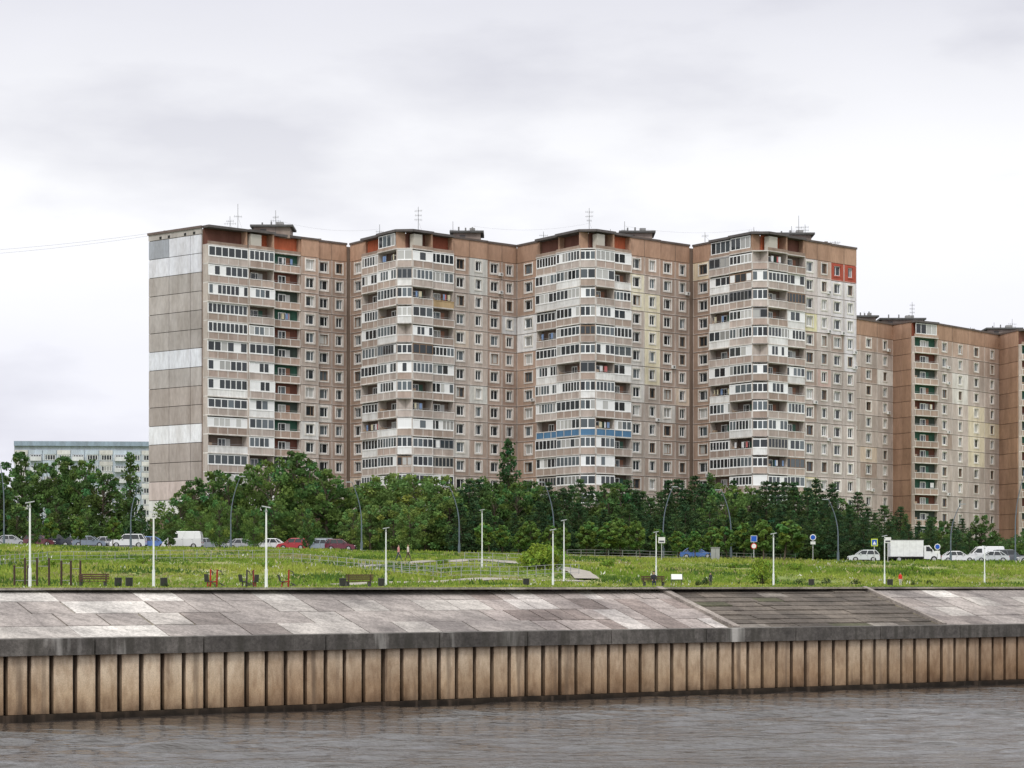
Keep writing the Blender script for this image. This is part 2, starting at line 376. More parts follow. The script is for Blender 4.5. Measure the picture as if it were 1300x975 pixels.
wincols(W,G,f4,[1053,1070,1086],ztop,NF,0.2,tone=(0.53,0.465,0.44),patches=[(0,0,0,(0.40,0.09,0.06)),(1,0,0,(0.40,0.09,0.06)),(0,1,3,(0.76,0.74,0.78)),(1,1,5,(0.76,0.74,0.78))])
def mroom(R,px0,px1,D,z0,z1):
    x0=PX(px0,D);x1=PX(px1,D)
    R.box(x0,x1,D,D+5,z0,z1,(0.32,0.26,0.23),M_wall); R.box(x0-0.5,x1+0.5,D-0.5,D+5.5,z1,z1+0.3,(0.12,0.12,0.12),M_wall)
    R.box(x0+1.0,x0+1.9,D-0.06,D-0.01,z0,z1-0.3,(0.1,0.09,0.09),M_plain)
    R.box(x0+(x1-x0)*0.6,x0+(x1-x0)*0.8,D+1,D+2.2,z1+0.3,z1+0.9,(0.3,0.3,0.3),M_wall)
    for k in range(3):
        xx=lerp(x0,x1,0.2+0.25*k); R.tube((xx,D+2,z1+0.3),(xx,D+2,z1+random.uniform(0.8,1.3)),0.12,0.12,(0.2,0.2,0.2),M_plain,8)
for a,c_,D in ((322,368,354),(575,610,360),(790,828,360),(985,1030,362)):
    mroom(R,a,c_,D,ZT-0.45,59.0)
for fr in (f1,f2,f3,f4,fE,fl2,fl3,fl4):
    for k in range(4):
        p=fr.p(random.uniform(1,fr.L-1),-random.uniform(1.2,3)); R.box(p[0]-0.25,p[0]+0.25,p[1]-0.25,p[1]+0.25,ZT-0.5,ZT+random.uniform(0.15,0.6),(0.25,0.22,0.2),M_wall)
for px,D,h in ((292,352,3),(302,353,5),(350,354,4.2),(482,360,3),(531,357,5.2),(575,361,3.6),(600,361,2.5),(748,357,5.0),(775,358,2),(793,361,3.6),(957,360,2.6),(1005,363,3.2),(1014,363,4.8),(1022,364,3.6),(690,358,1.6),(895,358,1.5),(1060,368,1.6)):
    antenna(R,PX(px,D),D,ZT-0.5,h)
child(W,'facade_walls',apt); child(BA,'balconies',apt); child(G,'window_glass',apt); child(R,'roof_equipment',apt)
# ---------------------------------------------------------------- second building
random.seed(21)
K2=138600.
ZT2=EYE+K2/3000
apt2=empty('apartment_building',(90,430,9))
W=B(); G=B(); BA=B(); R=B()
q0=PD(1030,394,K2);q1=PD(1133,411,K2);q2=PD(1157,407,K2);q3=PD(1187,410,K2);q4=PD(1268,424,K2);q5=PD(1293,418,K2);q6=PD(1320,421,K2);q7=PD(1405,436,K2);q8=PD(1430,430,K2)
poly=[q0,q1,q2,q3,q4,q5,q6,q7,q8,(q8[0]+10,q8[1]+20),(q8[0]-10,q8[1]+30),(q0[0],q0[1]+22)]
prism(W,poly,6,ZT2-0.5,(0.25,0.18,0.14),(0.12,0.12,0.12),M_wall)
zt2=ZT2-2.9
def orangewall(fr):
    for i in range(15):
        z1=zt2+2.6-FL*i
        W.fbox(fr,0.05,fr.L*0.55-0.03,0.01,0.2,z1-FL+0.05,z1-0.03,jit((0.39,0.25,0.18),0.10),M_wall)
        W.fbox(fr,fr.L*0.55+0.03,fr.L-0.02,0.01,0.2,z1-FL+0.05,z1-0.03,jit((0.37,0.235,0.165),0.10),M_wall)
    W.fbox(fr,0,fr.L+0.1,0,0.3,zt2+2.6,ZT2,(0.13,0.10,0.09),M_wall)
wincols(W,G,Frame(q0,q1),[1048,1068,1090,1112,1132],zt2,13,0.25,tone=(0.53,0.46,0.43))
orangewall(Frame(q1,q2)); orangewall(Frame(q4,q5)); orangewall(Frame(q7,q8))
balcony_zone(BA,G,Frame(q2,q3),[1157,1187],zt2,13,0.8,mode='open')
balcony_zone(BA,G,Frame(q5,q6),[1293,1320],zt2,13,0.8,mode='open')
wincols(W,G,Frame(q3,q4),[1187,1207,1227,1248,1267],zt2,13,0.3,tone=(0.55,0.48,0.45),patches=[(2,4,7,(0.74,0.67,0.53)),(1,2,3,(0.72,0.70,0.68)),(3,5,5,(0.74,0.67,0.53))])
wincols(W,G,Frame(q6,q7),[1320,1341,1362,1384,1404],zt2,13,0.3,tone=(0.52,0.46,0.43))
for a,c_,D in ((1120,1172,424),(1215,1245,446),(1255,1295,440),(1090,1112,420)):
    mroom(R,a,c_,D,ZT2-0.45,ZT2+1.3)
for px,D,h in ((1097,422,3),(1158,424,5),(1170,424,2),(1232,447,3),(1262,441,3.2),(1285,442,4)): antenna(R,PX(px,D),D,ZT2-0.5,h)
child(W,'facade_walls',apt2); child(BA,'balconies',apt2); child(G,'window_glass',apt2); child(R,'roof_equipment',apt2)
# ---------------------------------------------------------------- distant pale building (left)
apt3=empty('apartment_building',(PX(100,600),605,12))
W=B(); G=B(); R=B()
D=600; zt3=zpix(566,D); fa=Frame((PX(18,D),D),(PX(215,D+3),D+3))
e1=fa.p(fa.L,-14); e0=fa.p(0,-14)
prism(W,[fa.A,fa.p(fa.L,0),e1,e0],8,zt3,(0.36,0.41,0.48),(0.2,0.24,0.3),M_wall)
for i in range(9):
    z1=zt3-1.0-2.8*i
    n=11
    for k in range(n):
        a=fa.L*k/n+0.1;c_=fa.L*(k+1)/n-0.1
        W.fbox(fa,a,c_,0.01,0.2,z1-1.15,z1-0.05,jit((0.46,0.53,0.62) if (k%3) else (0.62,0.62,0.62),0.08),M_wall)
        W.fbox(fa,a,a+0.4,0.01,0.2,z1-2.7,z1-1.15,(0.50,0.55,0.62),M_wall)
        if k%3==1:
            W.fbox(fa,a+0.4,c_-0.1,0.2,1.2,z1-2.8,z1-1.7,(0.62,0.64,0.68),M_wall)
        window(W,G,fa,a+0.5,c_-0.2,z1-2.6,z1-1.2,0.12,mull=3)
W.fbox(fa,0,fa.L,-14,0.6,zt3+0.01,zt3+1.2,(0.27,0.34,0.43),M_wall)
child(W,'facade_walls',apt3); child(G,'window_glass',apt3)
# ---------------------------------------------------------------- river wall
def wy(x): return 93.3+0.7495*(x+20.2)+0.7*math.exp(-((x-3)/14)**2)
NB=(-0.6,0.8)
def wp(s,t):
    x=-20.2+0.8*s; return (x+NB[0]*t, wy(x)+NB[1]*t)
def lbox(b,s0,s1,t0,t1,za0,za1,zb0,zb1,col,m):
    a=wp(s0,t0);c_=wp(s1,t0);d=wp(s1,t1);e=wp(s0,t1)
    b.hexa([(*a,za0),(*c_,za0),(*d,zb0),(*e,zb0),(*a,za1),(*c_,za1),(*d,zb1),(*e,zb1)],col,m)
random.seed(5)
wl=empty('river_embankment_wall',(0,110,0))
P=B(); s=-90.0
while s<150:
    w=1.0+random.uniform(-0.04,0.04)
    gp_=random.uniform(0.17,0.22)
    t=random.uniform(-0.015,0.015)
    base=clamp(s/70,0,1)
    c0=(lerp(0.58,0.43,base),lerp(0.49,0.34,base),lerp(0.385,0.255,base))
    c1=jit(c0,0.08)
    s0=s+gp_; s1=s+w-0.01; ch=0.035
    pf=[(s0,t+0.34),(s0,t+ch),(s0+ch,t),(s1-ch,t),(s1,t+ch),(s1,t+0.34)]
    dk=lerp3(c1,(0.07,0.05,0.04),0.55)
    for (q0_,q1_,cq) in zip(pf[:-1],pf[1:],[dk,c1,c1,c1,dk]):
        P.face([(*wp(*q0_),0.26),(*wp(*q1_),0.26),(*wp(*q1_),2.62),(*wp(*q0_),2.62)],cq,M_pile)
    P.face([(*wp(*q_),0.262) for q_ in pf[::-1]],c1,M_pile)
    s+=w
lbx=[-90+5*k for k in range(49)]
for a in lbx[:-1]:
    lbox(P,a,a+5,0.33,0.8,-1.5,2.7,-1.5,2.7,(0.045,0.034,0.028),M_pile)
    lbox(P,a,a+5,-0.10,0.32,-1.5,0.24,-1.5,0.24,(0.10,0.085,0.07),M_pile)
child(P,'concrete_piles',wl)
Cp=B(); s=-90
while s<150:
    L=random.choice([5.0,6.0,6.0])
    c0=jit((0.125,0.117,0.11),0.14)
    n=3
    for k in range(n):
        a=s+L*k/n; c_=s+L*(k+1)/n
        lbox(Cp,a+(0.03 if k==0 else 0),c_-(0.03 if k==n-1 else 0),-0.22,0.72,2.60,3.27,2.60,3.29,c0,M_conc)
    s+=L
def capw():
    b=M_cap.node_tree.nodes['Principled BSDF']; nt=M_cap.node_tree
    src=b.inputs['Base Color'].links[0].from_socket
    f=noise(nt,0.9,6,mp=(1,1,0.15))
    c=mix(nt,src,(0.52,0.50,0.47),ramp(nt,f,[(0.60,g(0)),(0.72,g(0.8))]),'MIX')
    f=noise(nt,2.2,6,mp=(1,1,0.12))
    c=mix(nt,c,(0.045,0.042,0.035),ramp(nt,f,[(0.48,g(0)),(0.64,g(0.65))]),'MIX'); nt.links.new(c,b.inputs['Base Color'])
M_cap=M_conc.copy(); M_cap.name='cap_beam_concrete'; capw(); Cp.mats=[M_cap]
child(Cp,'cap_beam',wl)
TOPT=6.75; ZB=3.24; ZTP=5.2
def zs(t): return lerp(ZB,ZTP,(t-0.75)/(TOPT-0.75))
sl=empty('sloped_slab_embankment',(0,115,4))
S=B(); U0=B()
for a in lbx[:-1]:
    lbox(U0,a,a+5,0.72,TOPT,1.5,ZB-0.07,1.5,ZTP-0.07,(0.20,0.18,0.11),M_conc)
s_d0=(11.65+20.2)/0.8; s_d1=(23.7+20.2)/0.8
rows=[0.78,2.25,3.75,5.25,TOPT]
random.seed(11)
for r in range(4):
    s=-90.0
    s-=random.choice([0,0.0,0.9])
    while s<150:
        big=(s<26 or s>s_d1)
        w=random.choice([2.0,2.0,2.0,4.0]) if big else random.choice([1.0,1.5,1.5])
        e=s+w
        if s<s_d0<e: e=s_d0-0.15
        if s_d0-0.1<=s<s_d1: s=s_d1+0.15; continue
        gpp=random.choice([0.02,0.03,0.06,0.11])
        t0=rows[r]+random.choice([0.01,0.03,0.07]);t1=rows[r+1]-0.01
        rr=random.random()
        if big: c0=(0.30,0.275,0.265) if rr<0.58 else ((0.385,0.365,0.35) if rr<0.84 else ((0.245,0.218,0.208) if rr<0.94 else (0.47,0.455,0.44)))
        else: c0=(0.32,0.285,0.275) if rr<0.55 else ((0.45,0.425,0.415) if rr<0.76 else (0.22,0.185,0.175))
        dz=random.uniform(-0.015,0.015)
        if e-s>0.25: lbox(S,s+gpp*0.5,e-gpp*0.5,t0,t1,zs(t0)-0.1,zs(t0)+dz,zs(t1)-0.1,zs(t1)+dz,jit(c0,0.08),M_conc)
        s=e if e!=s_d0-0.15 else s_d0
child(S,'concrete_slabs',sl); child(U0,'joint_bed',sl)
St=B()
n=9; random.seed(12)
for k in range(n):
    t0=lerp(0.78,TOPT,k/n); t1=lerp(0.78,TOPT,(k+1)/n)-0.02
    a=s_d0+0.32
    while a<s_d1-0.32:
        e=min(a+random.uniform(1.5,3.0),s_d1-0.32)
        dz=random.uniform(0.0,0.04)
        c0=jit((0.125,0.108,0.093),0.25)
        if random.random()<0.10: c0=(0.08,0.08,0.05)
        if random.random()<0.08: c0=(0.22,0.20,0.18)
        lbox(St,a+0.01,e-0.01,t0,t1,2.4,zs(t0)+dz-0.01,2.4,zs(t1)+dz-0.05,c0,M_conc)
        a=e
for s_ in (s_d0,s_d1): lbox(St,s_-0.14,s_+0.3 if s_==s_d0 else s_+0.14,0.76,TOPT,zs(0.75)-0.1,zs(0.75)+0.14,ZTP-0.1,ZTP+0.14,(0.30,0.27,0.25),M_conc)
St.obj('embankment_ramp')
Kb=B()
for a in lbx[:-1]:
    lbox(Kb,a+0.02,a+4.98,TOPT+0.01,TOPT+0.3,4.6,ZTP+0.10,4.6,ZTP+0.10,jit((0.32,0.29,0.265),0.1),M_conc)
Kb.obj('embankment_kerb')
m,nt,b=newmat('promenade_paving'); f=noise(nt,3,5); nt.links.new(ramp(nt,f,[(0.3,(0.27,0.22,0.16)),(0.7,(0.42,0.36,0.28))]),b.inputs['Base Color']); b.inputs['Roughness'].default_value=0.9; M_prom=m
Pm=B()
for a in lbx[:-1]: 
    p=[wp(a,TOPT+0.3),wp(a+5,TOPT+0.3),wp(a+5,TOPT+3.6),wp(a,TOPT+3.6)]
    Pm.face([(*q,5.23) for q in p],(1,1,1),M_prom)
Pm.obj('promenade')
# ---------------------------------------------------------------- terrain sheet
m,nt,b=newmat('meadow_ground')
f1_=noise(nt,0.08,5); f2_=noise(nt,0.9,5); 
c=mix(nt,ramp(nt,f1_,[(0.35,(0.12,0.17,0.03)),(0.5,(0.18,0.22,0.045)),(0.68,(0.28,0.27,0.11))]),ramp(nt,f2_,[(0.3,g(0.6)),(0.7,g(1.2))]))
nt.links.new(c,b.inputs['Base Color']); b.inputs['Roughness'].default_value=1; M_ground=m
T=B(); pxs=list(np.arange(-2400,3300,60)); 
def dtop(px):
    t=(px-650)/F
    return (116.6)/(1-0.7495*t)
rowsD=[0,1.5,3,6,10,15,20,26,33,40,48,56,64,72,80,90,100,110,120,130,140,150,160,170,180,192,205,220,240,270,320,420,700,1500,4000]
idx={}
for j,r in enumerate(rowsD):
    for i,px in enumerate(pxs):
        d=dtop(px)+r-0.2
        if r>=4000: d=4500
        X=PX(px,d); idx[(i,j)]=len(T.v); T.v.append((X,d,zf(X,d) if j>0 else 5.2))
k=T.mi(M_ground)
for j in range(len(rowsD)-1):
    for i in range(len(pxs)-1):
        T.f.append((idx[(i,j)],idx[(i+1,j)],idx[(i+1,j+1)],idx[(i,j+1)])); T.c.append((1,1,1)); T.m.append(k)
o=T.obj('ground')
for p in o.data.polygons: p.use_smooth=True
def strip(name,pts,width,mat,dz=0.06):
    b=B()
    P=[]
    for (a,c_) in zip(pts[:-1],pts[1:]):
        n=max(2,int(math.hypot(c_[0]-a[0],c_[1]-a[1])/2))
        for k in range(n): P.append((lerp(a[0],c_[0],k/n),lerp(a[1],c_[1],k/n)))
    P.append(pts[-1])
    def off(i):
        q0=P[max(0,i-1)];q1=P[min(len(P)-1,i+1)];dx,dy=q1[0]-q0[0],q1[1]-q0[1];l=math.hypot(dx,dy); return (-dy/l*width/2,dx/l*width/2)
    for i in range(len(P)-1):
        a,c_=P[i],P[i+1]
        o0=off(i);o1=off(i+1)
        pt=[(a[0]-o0[0],a[1]-o0[1]),(c_[0]-o1[0],c_[1]-o1[1]),(c_[0]+o1[0],c_[1]+o1[1]),(a[0]+o0[0],a[1]+o0[1])]
        b.face([(x,y,zf(x,y)+dz) for x,y in pt],(1,1,1),mat)
    return b.obj(name)
m,nt,b=newmat('asphalt'); f=noise(nt,2.5,5); nt.links.new(ramp(nt,f,[(0.3,g(0.045)),(0.7,g(0.075))]),b.inputs['Base Color']); b.inputs['Roughness'].default_value=0.9; M_asph=m
m,nt,b=newmat('path_paving'); f=noise(nt,1.5,5); nt.links.new(ramp(nt,f,[(0.3,(0.26,0.235,0.21)),(0.7,(0.36,0.33,0.29))]),b.inputs['Base Color']); b.inputs['Roughness'].default_value=0.9; M_path=m
strip('road',[(PX(-700,304),304),(PX(2100,304),304)],15,M_asph,0.05)
rk=B()
x=-110
while x<150:
    y=296.3; z=zf(x,y); rk.box(x,x+1.98,y-0.15,y,z-0.2,z+0.16,(0.4,0.39,0.37),M_conc); x+=2
rk.obj('road_kerb')
ln=B(); x=-110
while x<150:
    z=zf(x,304); ln.face([(x,303.92,z+0.07),(x+2,303.92,z+0.07),(x+2,304.08,z+0.07),(x,304.08,z+0.07)],(0.75,0.75,0.75),M_plain); x+=5
ln.obj('road_marking')
def gp(px,y):
    D=ground_D(px,y); return (PX(px,D),D)
PATHS=[([gp(430,723),gp(520,716),gp(600,711)],2.0,0.10),([gp(430,744),gp(520,741),gp(640,736),gp(740,739)],2.4,0.11),([gp(600,711),gp(680,718),gp(735,727),gp(745,736)],2.2,0.13)]
for p,w_,dz in PATHS: strip('path',p,w_,M_path,dz)
# ---------------------------------------------------------------- water
m,nt,b=newmat('river_water')
b.inputs['Base Color'].default_value=(0.040,0.034,0.031,1); b.inputs['Roughness'].default_value=0.10; b.inputs['IOR'].default_value=1.33; b.inputs['Specular IOR Level'].default_value=0.5
fa_=noise(nt,1.6,5,mp=(0.4,1.0,1)); fc_=noise(nt,5.0,3,mp=(0.5,1,1))
a2=N(nt,'ShaderNodeMath',operation='MULTIPLY_ADD'); nt.links.new(fc_,a2.inputs[0]); a2.inputs[1].default_value=0.3; nt.links.new(fa_,a2.inputs[2])
bn=N(nt,'ShaderNodeBump'); bn.inputs['Strength'].default_value=1.0; bn.inputs['Distance'].default_value=0.16
nt.links.new(a2.outputs[0],bn.inputs['Height']); nt.links.new(bn.outputs['Normal'],b.inputs['Normal'])
M_water=m
# wave mesh: real short chop, stronger in gust patches
xs=np.arange(-75,105,0.45); ys=np.concatenate([np.arange(30,58,0.5),np.arange(58,150,0.2)])
XX,YY=np.meshgrid(xs,ys)
r=np.random.default_rng(12); ZZ=np.zeros_like(XX)
for k in range(46):
    lam=np.exp(r.uniform(np.log(1.0),np.log(5.0))); th=r.normal(0.15,0.42)+math.pi/2; kk=2*math.pi/lam
    slope=0.034*(1.0 if lam<3 else 0.7)
    ph=r.uniform(0,6.28)+0.8*np.sin(XX*r.uniform(0.05,0.2)+r.uniform(0,6))+0.8*np.sin(YY*r.uniform(0.05,0.2)+r.uniform(0,6))
    ZZ+=slope/kk*np.sin(kk*(math.cos(th)*XX+math.sin(th)*YY)+ph)
gust=0.75+0.45*np.sin(XX*0.07+YY*0.16+1.3*np.sin(YY*0.07))*np.sin(YY*0.11-XX*0.045+0.7)
ZZ=ZZ*np.clip(gust,0.3,1.3)
ny,nx=XX.shape
ii=np.arange(ny*nx).reshape(ny,nx)
ff=np.stack([ii[:-1,:-1],ii[:-1,1:],ii[1:,1:],ii[1:,:-1]],-1).reshape(-1,4)
me=bpy.data.meshes.new('river_water'); me.from_pydata(np.stack([XX,YY,ZZ],-1).reshape(-1,3).tolist(),[],ff.tolist()); me.materials.append(M_water)
me.polygons.foreach_set('use_smooth',[True]*len(me.polygons)); me.update()
o=bpy.data.objects.new('river_water',me); COL.objects.link(o)
wb=B()
ss=[-900,-400,-90]+[-90+10*k for k in range(1,25)]+[400,900]
for s0_,s1_ in zip(ss[:-1],ss[1:]):
    a=wp(s0_,0.4);c_=wp(s1_,0.4)
    wb.face([(a[0],-1500,-0.3),(c_[0],-1500,-0.3),(*c_,-0.3),(*a,-0.3)],(1,1,1),M_water)
wb.obj('river_water')
# ---------------------------------------------------------------- vegetation
def quads_mesh(cent,size,aspect=1.0,seed=0):
    r=np.random.default_rng(seed); n=len(cent)
    d=r.normal(size=(n,3)); 
    d/=np.linalg.norm(d,axis=1)[:,None]
    e=r.normal(size=(n,3)); e-= (e*d).sum(1)[:,None]*d; e/=np.linalg.norm(e,axis=1)[:,None]
    s=size[:,None]*0.5
    v=np.stack([cent-d*s-e*s*aspect*0.6,cent+e*s*aspect-d*s*0.2,cent+d*s+e*s*aspect*0.3,cent-e*s*aspect+d*s*0.1],1).reshape(-1,3)
    return v,n
def build_tree(name,clumps,leafn,leafs,col,trunk,aspect=0.8,seed=0,barkcol=(0.10,0.08,0.06)):
    r=np.random.default_rng(seed)
    C=[];S=[];K=[]
    for (cx,cy,cz,cr,flat) in clumps:
        n=int(leafn*cr*cr)+8
        d=r.normal(size=(n,3)); d/=np.linalg.norm(d,axis=1)[:,None]
        rad=cr*(r.random(n)**0.45)
        p=d*rad[:,None]; p[:,2]*=flat; C.append(p+np.array([cx,cy,cz]))
        S.append(leafs*(0.6+0.8*r.random(n)))
        kc=0.6+0.8*r.random(); hue=r.normal()*0.10
        base=np.array([col[0]*(1+hue*1.5),col[1],col[2]*(1-hue)])*kc
        K.append(base[None,:]*(0.75+0.5*r.random((n,1))))
    C=np.concatenate(C);S=np.concatenate(S);K=np.clip(np.concatenate(K),0,1)
    v,n=quads_mesh(C,S,aspect,seed=seed)
    tb=B()
    for (p0,p1,r0,r1) in trunk: tb.tube(p0,p1,r0,r1,barkcol,M_bark,6,False)
    nv=len(tb.v)
    verts=[tuple(x) for x in tb.v]+[tuple(x) for x in v.tolist()]
    faces=list(tb.f)+[(nv+4*i,nv+4*i+1,nv+4*i+2,nv+4*i+3) for i in range(n)]
    me=bpy.data.meshes.new(name); me.from_pydata(verts,[],faces)
    me.materials.append(M_bark); me.materials.append(M_leaf)
    me.polygons.foreach_set('material_index',[0]*len(tb.f)+[1]*n)
    at=me.color_attributes.new('Col','FLOAT_COLOR','CORNER')
    cc=np.concatenate([np.tile(np.array([[*barkcol,1.0]]),(len(tb.f)*4,1)),np.repeat(np.concatenate([K,np.ones((n,1))],1),4,axis=0)]).astype(np.float32)
    at.data.foreach_set('color',cc.ravel()); me.update()
    return me
def decid(seed,H=12,Rr=3.6,col=(0.105,0.18,0.048),z0=0.12,leaf=0.42,bark=(0.10,0.08,0.06)):
    r=random.Random(seed); cl=[];tr=[]
    th=H*0.8; lean=(r.uniform(-.5,.5),r.uniform(-.5,.5))
    pt=lambda z:(lean[0]*z/H,lean[1]*z/H,z)
    for k in range(6):
        za=th*k/6;zb=th*(k+1)/6; tr.append((pt(za),pt(zb),0.24*(1-k/7)*H/12,0.24*(1-(k+1)/7)*H/12))
    n=46
    for k in range(n):
        u=(k+0.5)/n; z=H*(z0+(0.97-z0)*u)
        tt=(z/H-z0)/(1-z0)
        rr=Rr*(math.sin(math.pi*min(1,tt*0.80+0.16))**0.7)*r.uniform(0.45,1.1)
        a=k*2.4+r.uniform(-.5,.5); x=lean[0]+math.cos(a)*rr; y=lean[1]+math.sin(a)*rr
        cr=r.uniform(0.55,1.25)*Rr/3.6*(1.1 if tt<0.8 else 0.7)
        cl.append((x,y,z,cr,0.75))
        tr.append((pt(max(z*0.75,0.8*H/12)),(x,y,z-0.1),0.06*H/12,0.02*H/12))
    return build_tree('tree_mesh',cl,75*(3.6/Rr)**2*min(1,(0.42/leaf)*0.5+0.5),leaf,col,tr,seed=seed,barkcol=bark)
def pine(seed,H=9,Rr=2.3,col=(0.055,0.105,0.042)):
    r=random.Random(seed); cl=[];tr=[((0,0,0),(0,0,H*0.96),0.16,0.03)]
    z=H*0.10
    while z<H*0.97:
        t=z/H; R0=Rr*(1-t)**0.75*(1.0 if t>0.2 else 0.85)+0.12
        nb=max(3,int(6*(1-t))+2); ph=r.uniform(0,6)
        for k in range(nb):
            a=ph+2*math.pi*k/nb+r.uniform(-.3,.3); L=R0*r.uniform(0.7,1.12)
            tr.append(((0,0,z),(math.cos(a)*L,math.sin(a)*L,z+0.25*L),0.04,0.015))
            for q in (0.45,0.9):
                cl.append((math.cos(a)*L*q,math.sin(a)*L*q,z+0.25*L*q,0.34+0.22*(1-t),0.7))
        z+=H*0.062
    cl.append((0,0,H*0.97,0.22,2.0))
    return build_tree('pine_mesh',cl,110,0.30,col,tr,aspect=0.4,seed=seed)
def poplar(seed,H=15,Rr=1.7,col=(0.075,0.145,0.045)):
    r=random.Random(seed); cl=[];tr=[((0,0,0),(0,0,H*0.9),0.22,0.04)]
    for k in range(44):
        u=(k+.5)/44; z=H*(0.14+0.84*u); rr=Rr*math.sin(math.pi*min(1,0.2+u*0.78))**0.8*r.uniform(0.2,0.9); a=k*2.4
        cl.append((math.cos(a)*rr,math.sin(a)*rr,z,r.uniform(0.6,1.0)*(1-0.4*u),1.2)); tr.append(((0,0,z*0.85),(math.cos(a)*rr,math.sin(a)*rr,z),0.05,0.02))
    return build_tree('poplar_mesh',cl,80,0.38,col,tr,seed=seed)
def bushm(seed,H=2,Rr=1.5,col=(0.19,0.29,0.04)):
    r=random.Random(seed); cl=[];tr=[]
    for k in range(30):
        a=r.uniform(0,6.3); rr=Rr*math.sqrt(r.random())*0.75; z=H*(0.12+0.78*r.random())*(1-0.35*rr/Rr)
        cl.append((math.cos(a)*rr,math.sin(a)*rr,z,r.uniform(0.3,0.5),0.9)); tr.append(((0,0,0),(math.cos(a)*rr,math.sin(a)*rr,z),0.03,0.01))
    return build_tree('bush_mesh',cl,220,0.16,col,tr,seed=seed)
DEC=[decid(1),decid(2,col=(0.085,0.155,0.042)),decid(3,Rr=4.2,col=(0.125,0.205,0.052)),decid(4,Rr=3.1,col=(0.095,0.17,0.052))]
BIR=[decid(11,Rr=3.6,col=(0.155,0.235,0.065)),decid(12,Rr=4.0,col=(0.14,0.22,0.06))]
PIN=[pine(s_) for s_ in (1,2,3)]+[pine(4,Rr=2.8,col=(0.075,0.135,0.045))]
POP=[poplar(1),poplar(2,col=(0.065,0.13,0.045))]
YNG=[decid(s_,H=4,Rr=0.95,z0=0.3,col=(0.14,0.23,0.055),leaf=0.22) for s_ in (21,22,23)]
BSH=[bushm(1),bushm(2,col=(0.23,0.33,0.05))]; DBS=[bushm(5,col=(0.045,0.075,0.03))]
def plant(name,me,H0,px,D,ytop,wid=1.0):
    X=PX(px,D); z=zf(X,D); h=zpix(ytop,D)-z; s_=h/H0
    o=bpy.data.objects.new(name,me); COL.objects.link(o); o.location=(X,D,z-0.05); o.rotation_euler=(0,0,random.uniform(0,6.28)); o.scale=(s_*wid,s_*wid,s_); return o
random.seed(3)
for px,yt,D in ((-25,590,325),(5,596,330),(30,572,340),(20,640,318),(58,585,330),(85,574,336),(108,582,330),(128,596,326),(70,630,318),(110,640,316),(140,655,318),(228,622,322),(247,606,330),(268,592,336),(292,597,328),(320,584,334),(345,580,326),(370,573,333),(395,586,328),(416,596,322),(255,640,316),(300,635,317),(350,630,316),(385,640,317),(605,604,334),(625,610,326),(590,625,320),(432,615,334)):
    plant('deciduous_tree',random.choice(DEC),12,px,D,yt+random.uniform(-3,5),random.uniform(0.85,1.2))
for px,yt,D in ((214,648,294),(278,628,294),(322,640,294),(45,650,294),(392,652,294)):
    plant('deciduous_tree',random.choice(DEC),12,px,D,yt,random.uniform(0.7,0.9))
for px,yt,D in ((440,618,325),(462,612,330),(484,604,333),(508,600,336),(532,602,330),(556,604,326),(470,640,317),(500,635,316),(540,630,317),(570,625,318),(448,645,300),(520,640,296)):
    plant('birch_tree',random.choice(BIR),12,px,D,yt,random.uniform(1.0,1.25))
for px,yt,D in ((165,574,322),(645,556,338),(902,600,340),(1150,652,332)): plant('poplar_tree',random.choice(POP),15,px,D,yt,1.1)
plant('poplar_tree',POP[1],15,180,316,640,1.2)
px=575
while px<1235:
    yt=interp(px,[575,640,700,800,900,1000,1030,1080,1140,1200,1240],[618,612,610,616,610,618,606,628,650,650,672])
    D=random.uniform(318,340)
    if random.random()<0.22: plant('deciduous_tree',random.choice(DEC),12,px,D,yt+random.uniform(-4,14),random.uniform(0.9,1.1))
    else: plant('pine_tree',random.choice(PIN),9,px,D,yt+random.uniform(-8,18),random.uniform(1.0,1.35))
    px+=random.uniform(8,13)
px=585
while px<1215:
    yt=interp(px,[575,700,900,1080,1200],[648,645,645,655,668])
    plant('pine_tree',random.choice(PIN),9,px,random.uniform(313,318),yt+random.uniform(-10,16),random.uniform(1.2,1.6)); px+=random.uniform(12,19)
for px in range(1235,1320,14): plant('deciduous_tree',random.choice(DEC),12,px,random.uniform(320,335),random.uniform(678,690),1.5)
plant('deciduous_tree',DEC[1],12,1245,326,652,1.0)
px=622
while px<1010:
    plant('young_tree',random.choice(YNG),4,px,random.uniform(284,290),random.uniform(656,674),random.uniform(1.0,1.35)); px+=random.uniform(15,26)
for px in (60,102,143): plant('young_tree',random.choice(YNG),4,px,290,random.uniform(655,668),1.0)
for px in list(range(-300,0,14))+list(range(1320,1600,14)): plant('deciduous_tree',random.choice(DEC),12,px,random.uniform(320,345),random.uniform(600,650) if px<0 else random.uniform(655,690),1.2)
def belt(name,px0,px1,D0,D1,h0,h1,n,col,leaf=0.5,seed=9):
    r=np.random.default_rng(seed); px=r.uniform(px0,px1,n); D=r.uniform(D0,D1,n); X=(px-650)/F*D
    zz=np.array([zf(a,b_) for a,b_ in zip(X,D)])+r.random(n)**1.2*(h0+(h1-h0)*(0.5+0.5*np.sin(px*0.11)*np.sin(px*0.037)))
    cent=np.stack([X,D,zz],1); K=np.array(col)[None,:]*(0.5+0.9*r.random((n,1)))
    v,n=quads_mesh(cent,leaf*(0.6+0.8*r.random(n)),0.8,seed=seed)
    me=bpy.data.meshes.new(name); me.from_pydata(v.tolist(),[],[(4*i,4*i+1,4*i+2,4*i+3) for i in range(n)]); me.materials.append(M_leaf)
    at=me.color_attributes.new('Col','FLOAT_COLOR','CORNER'); at.data.foreach_set('color',np.repeat(np.concatenate([K,np.ones((n,1))],1),4,axis=0).astype(np.float32).ravel())
    o=bpy.data.objects.new(name,me); COL.objects.link(o)
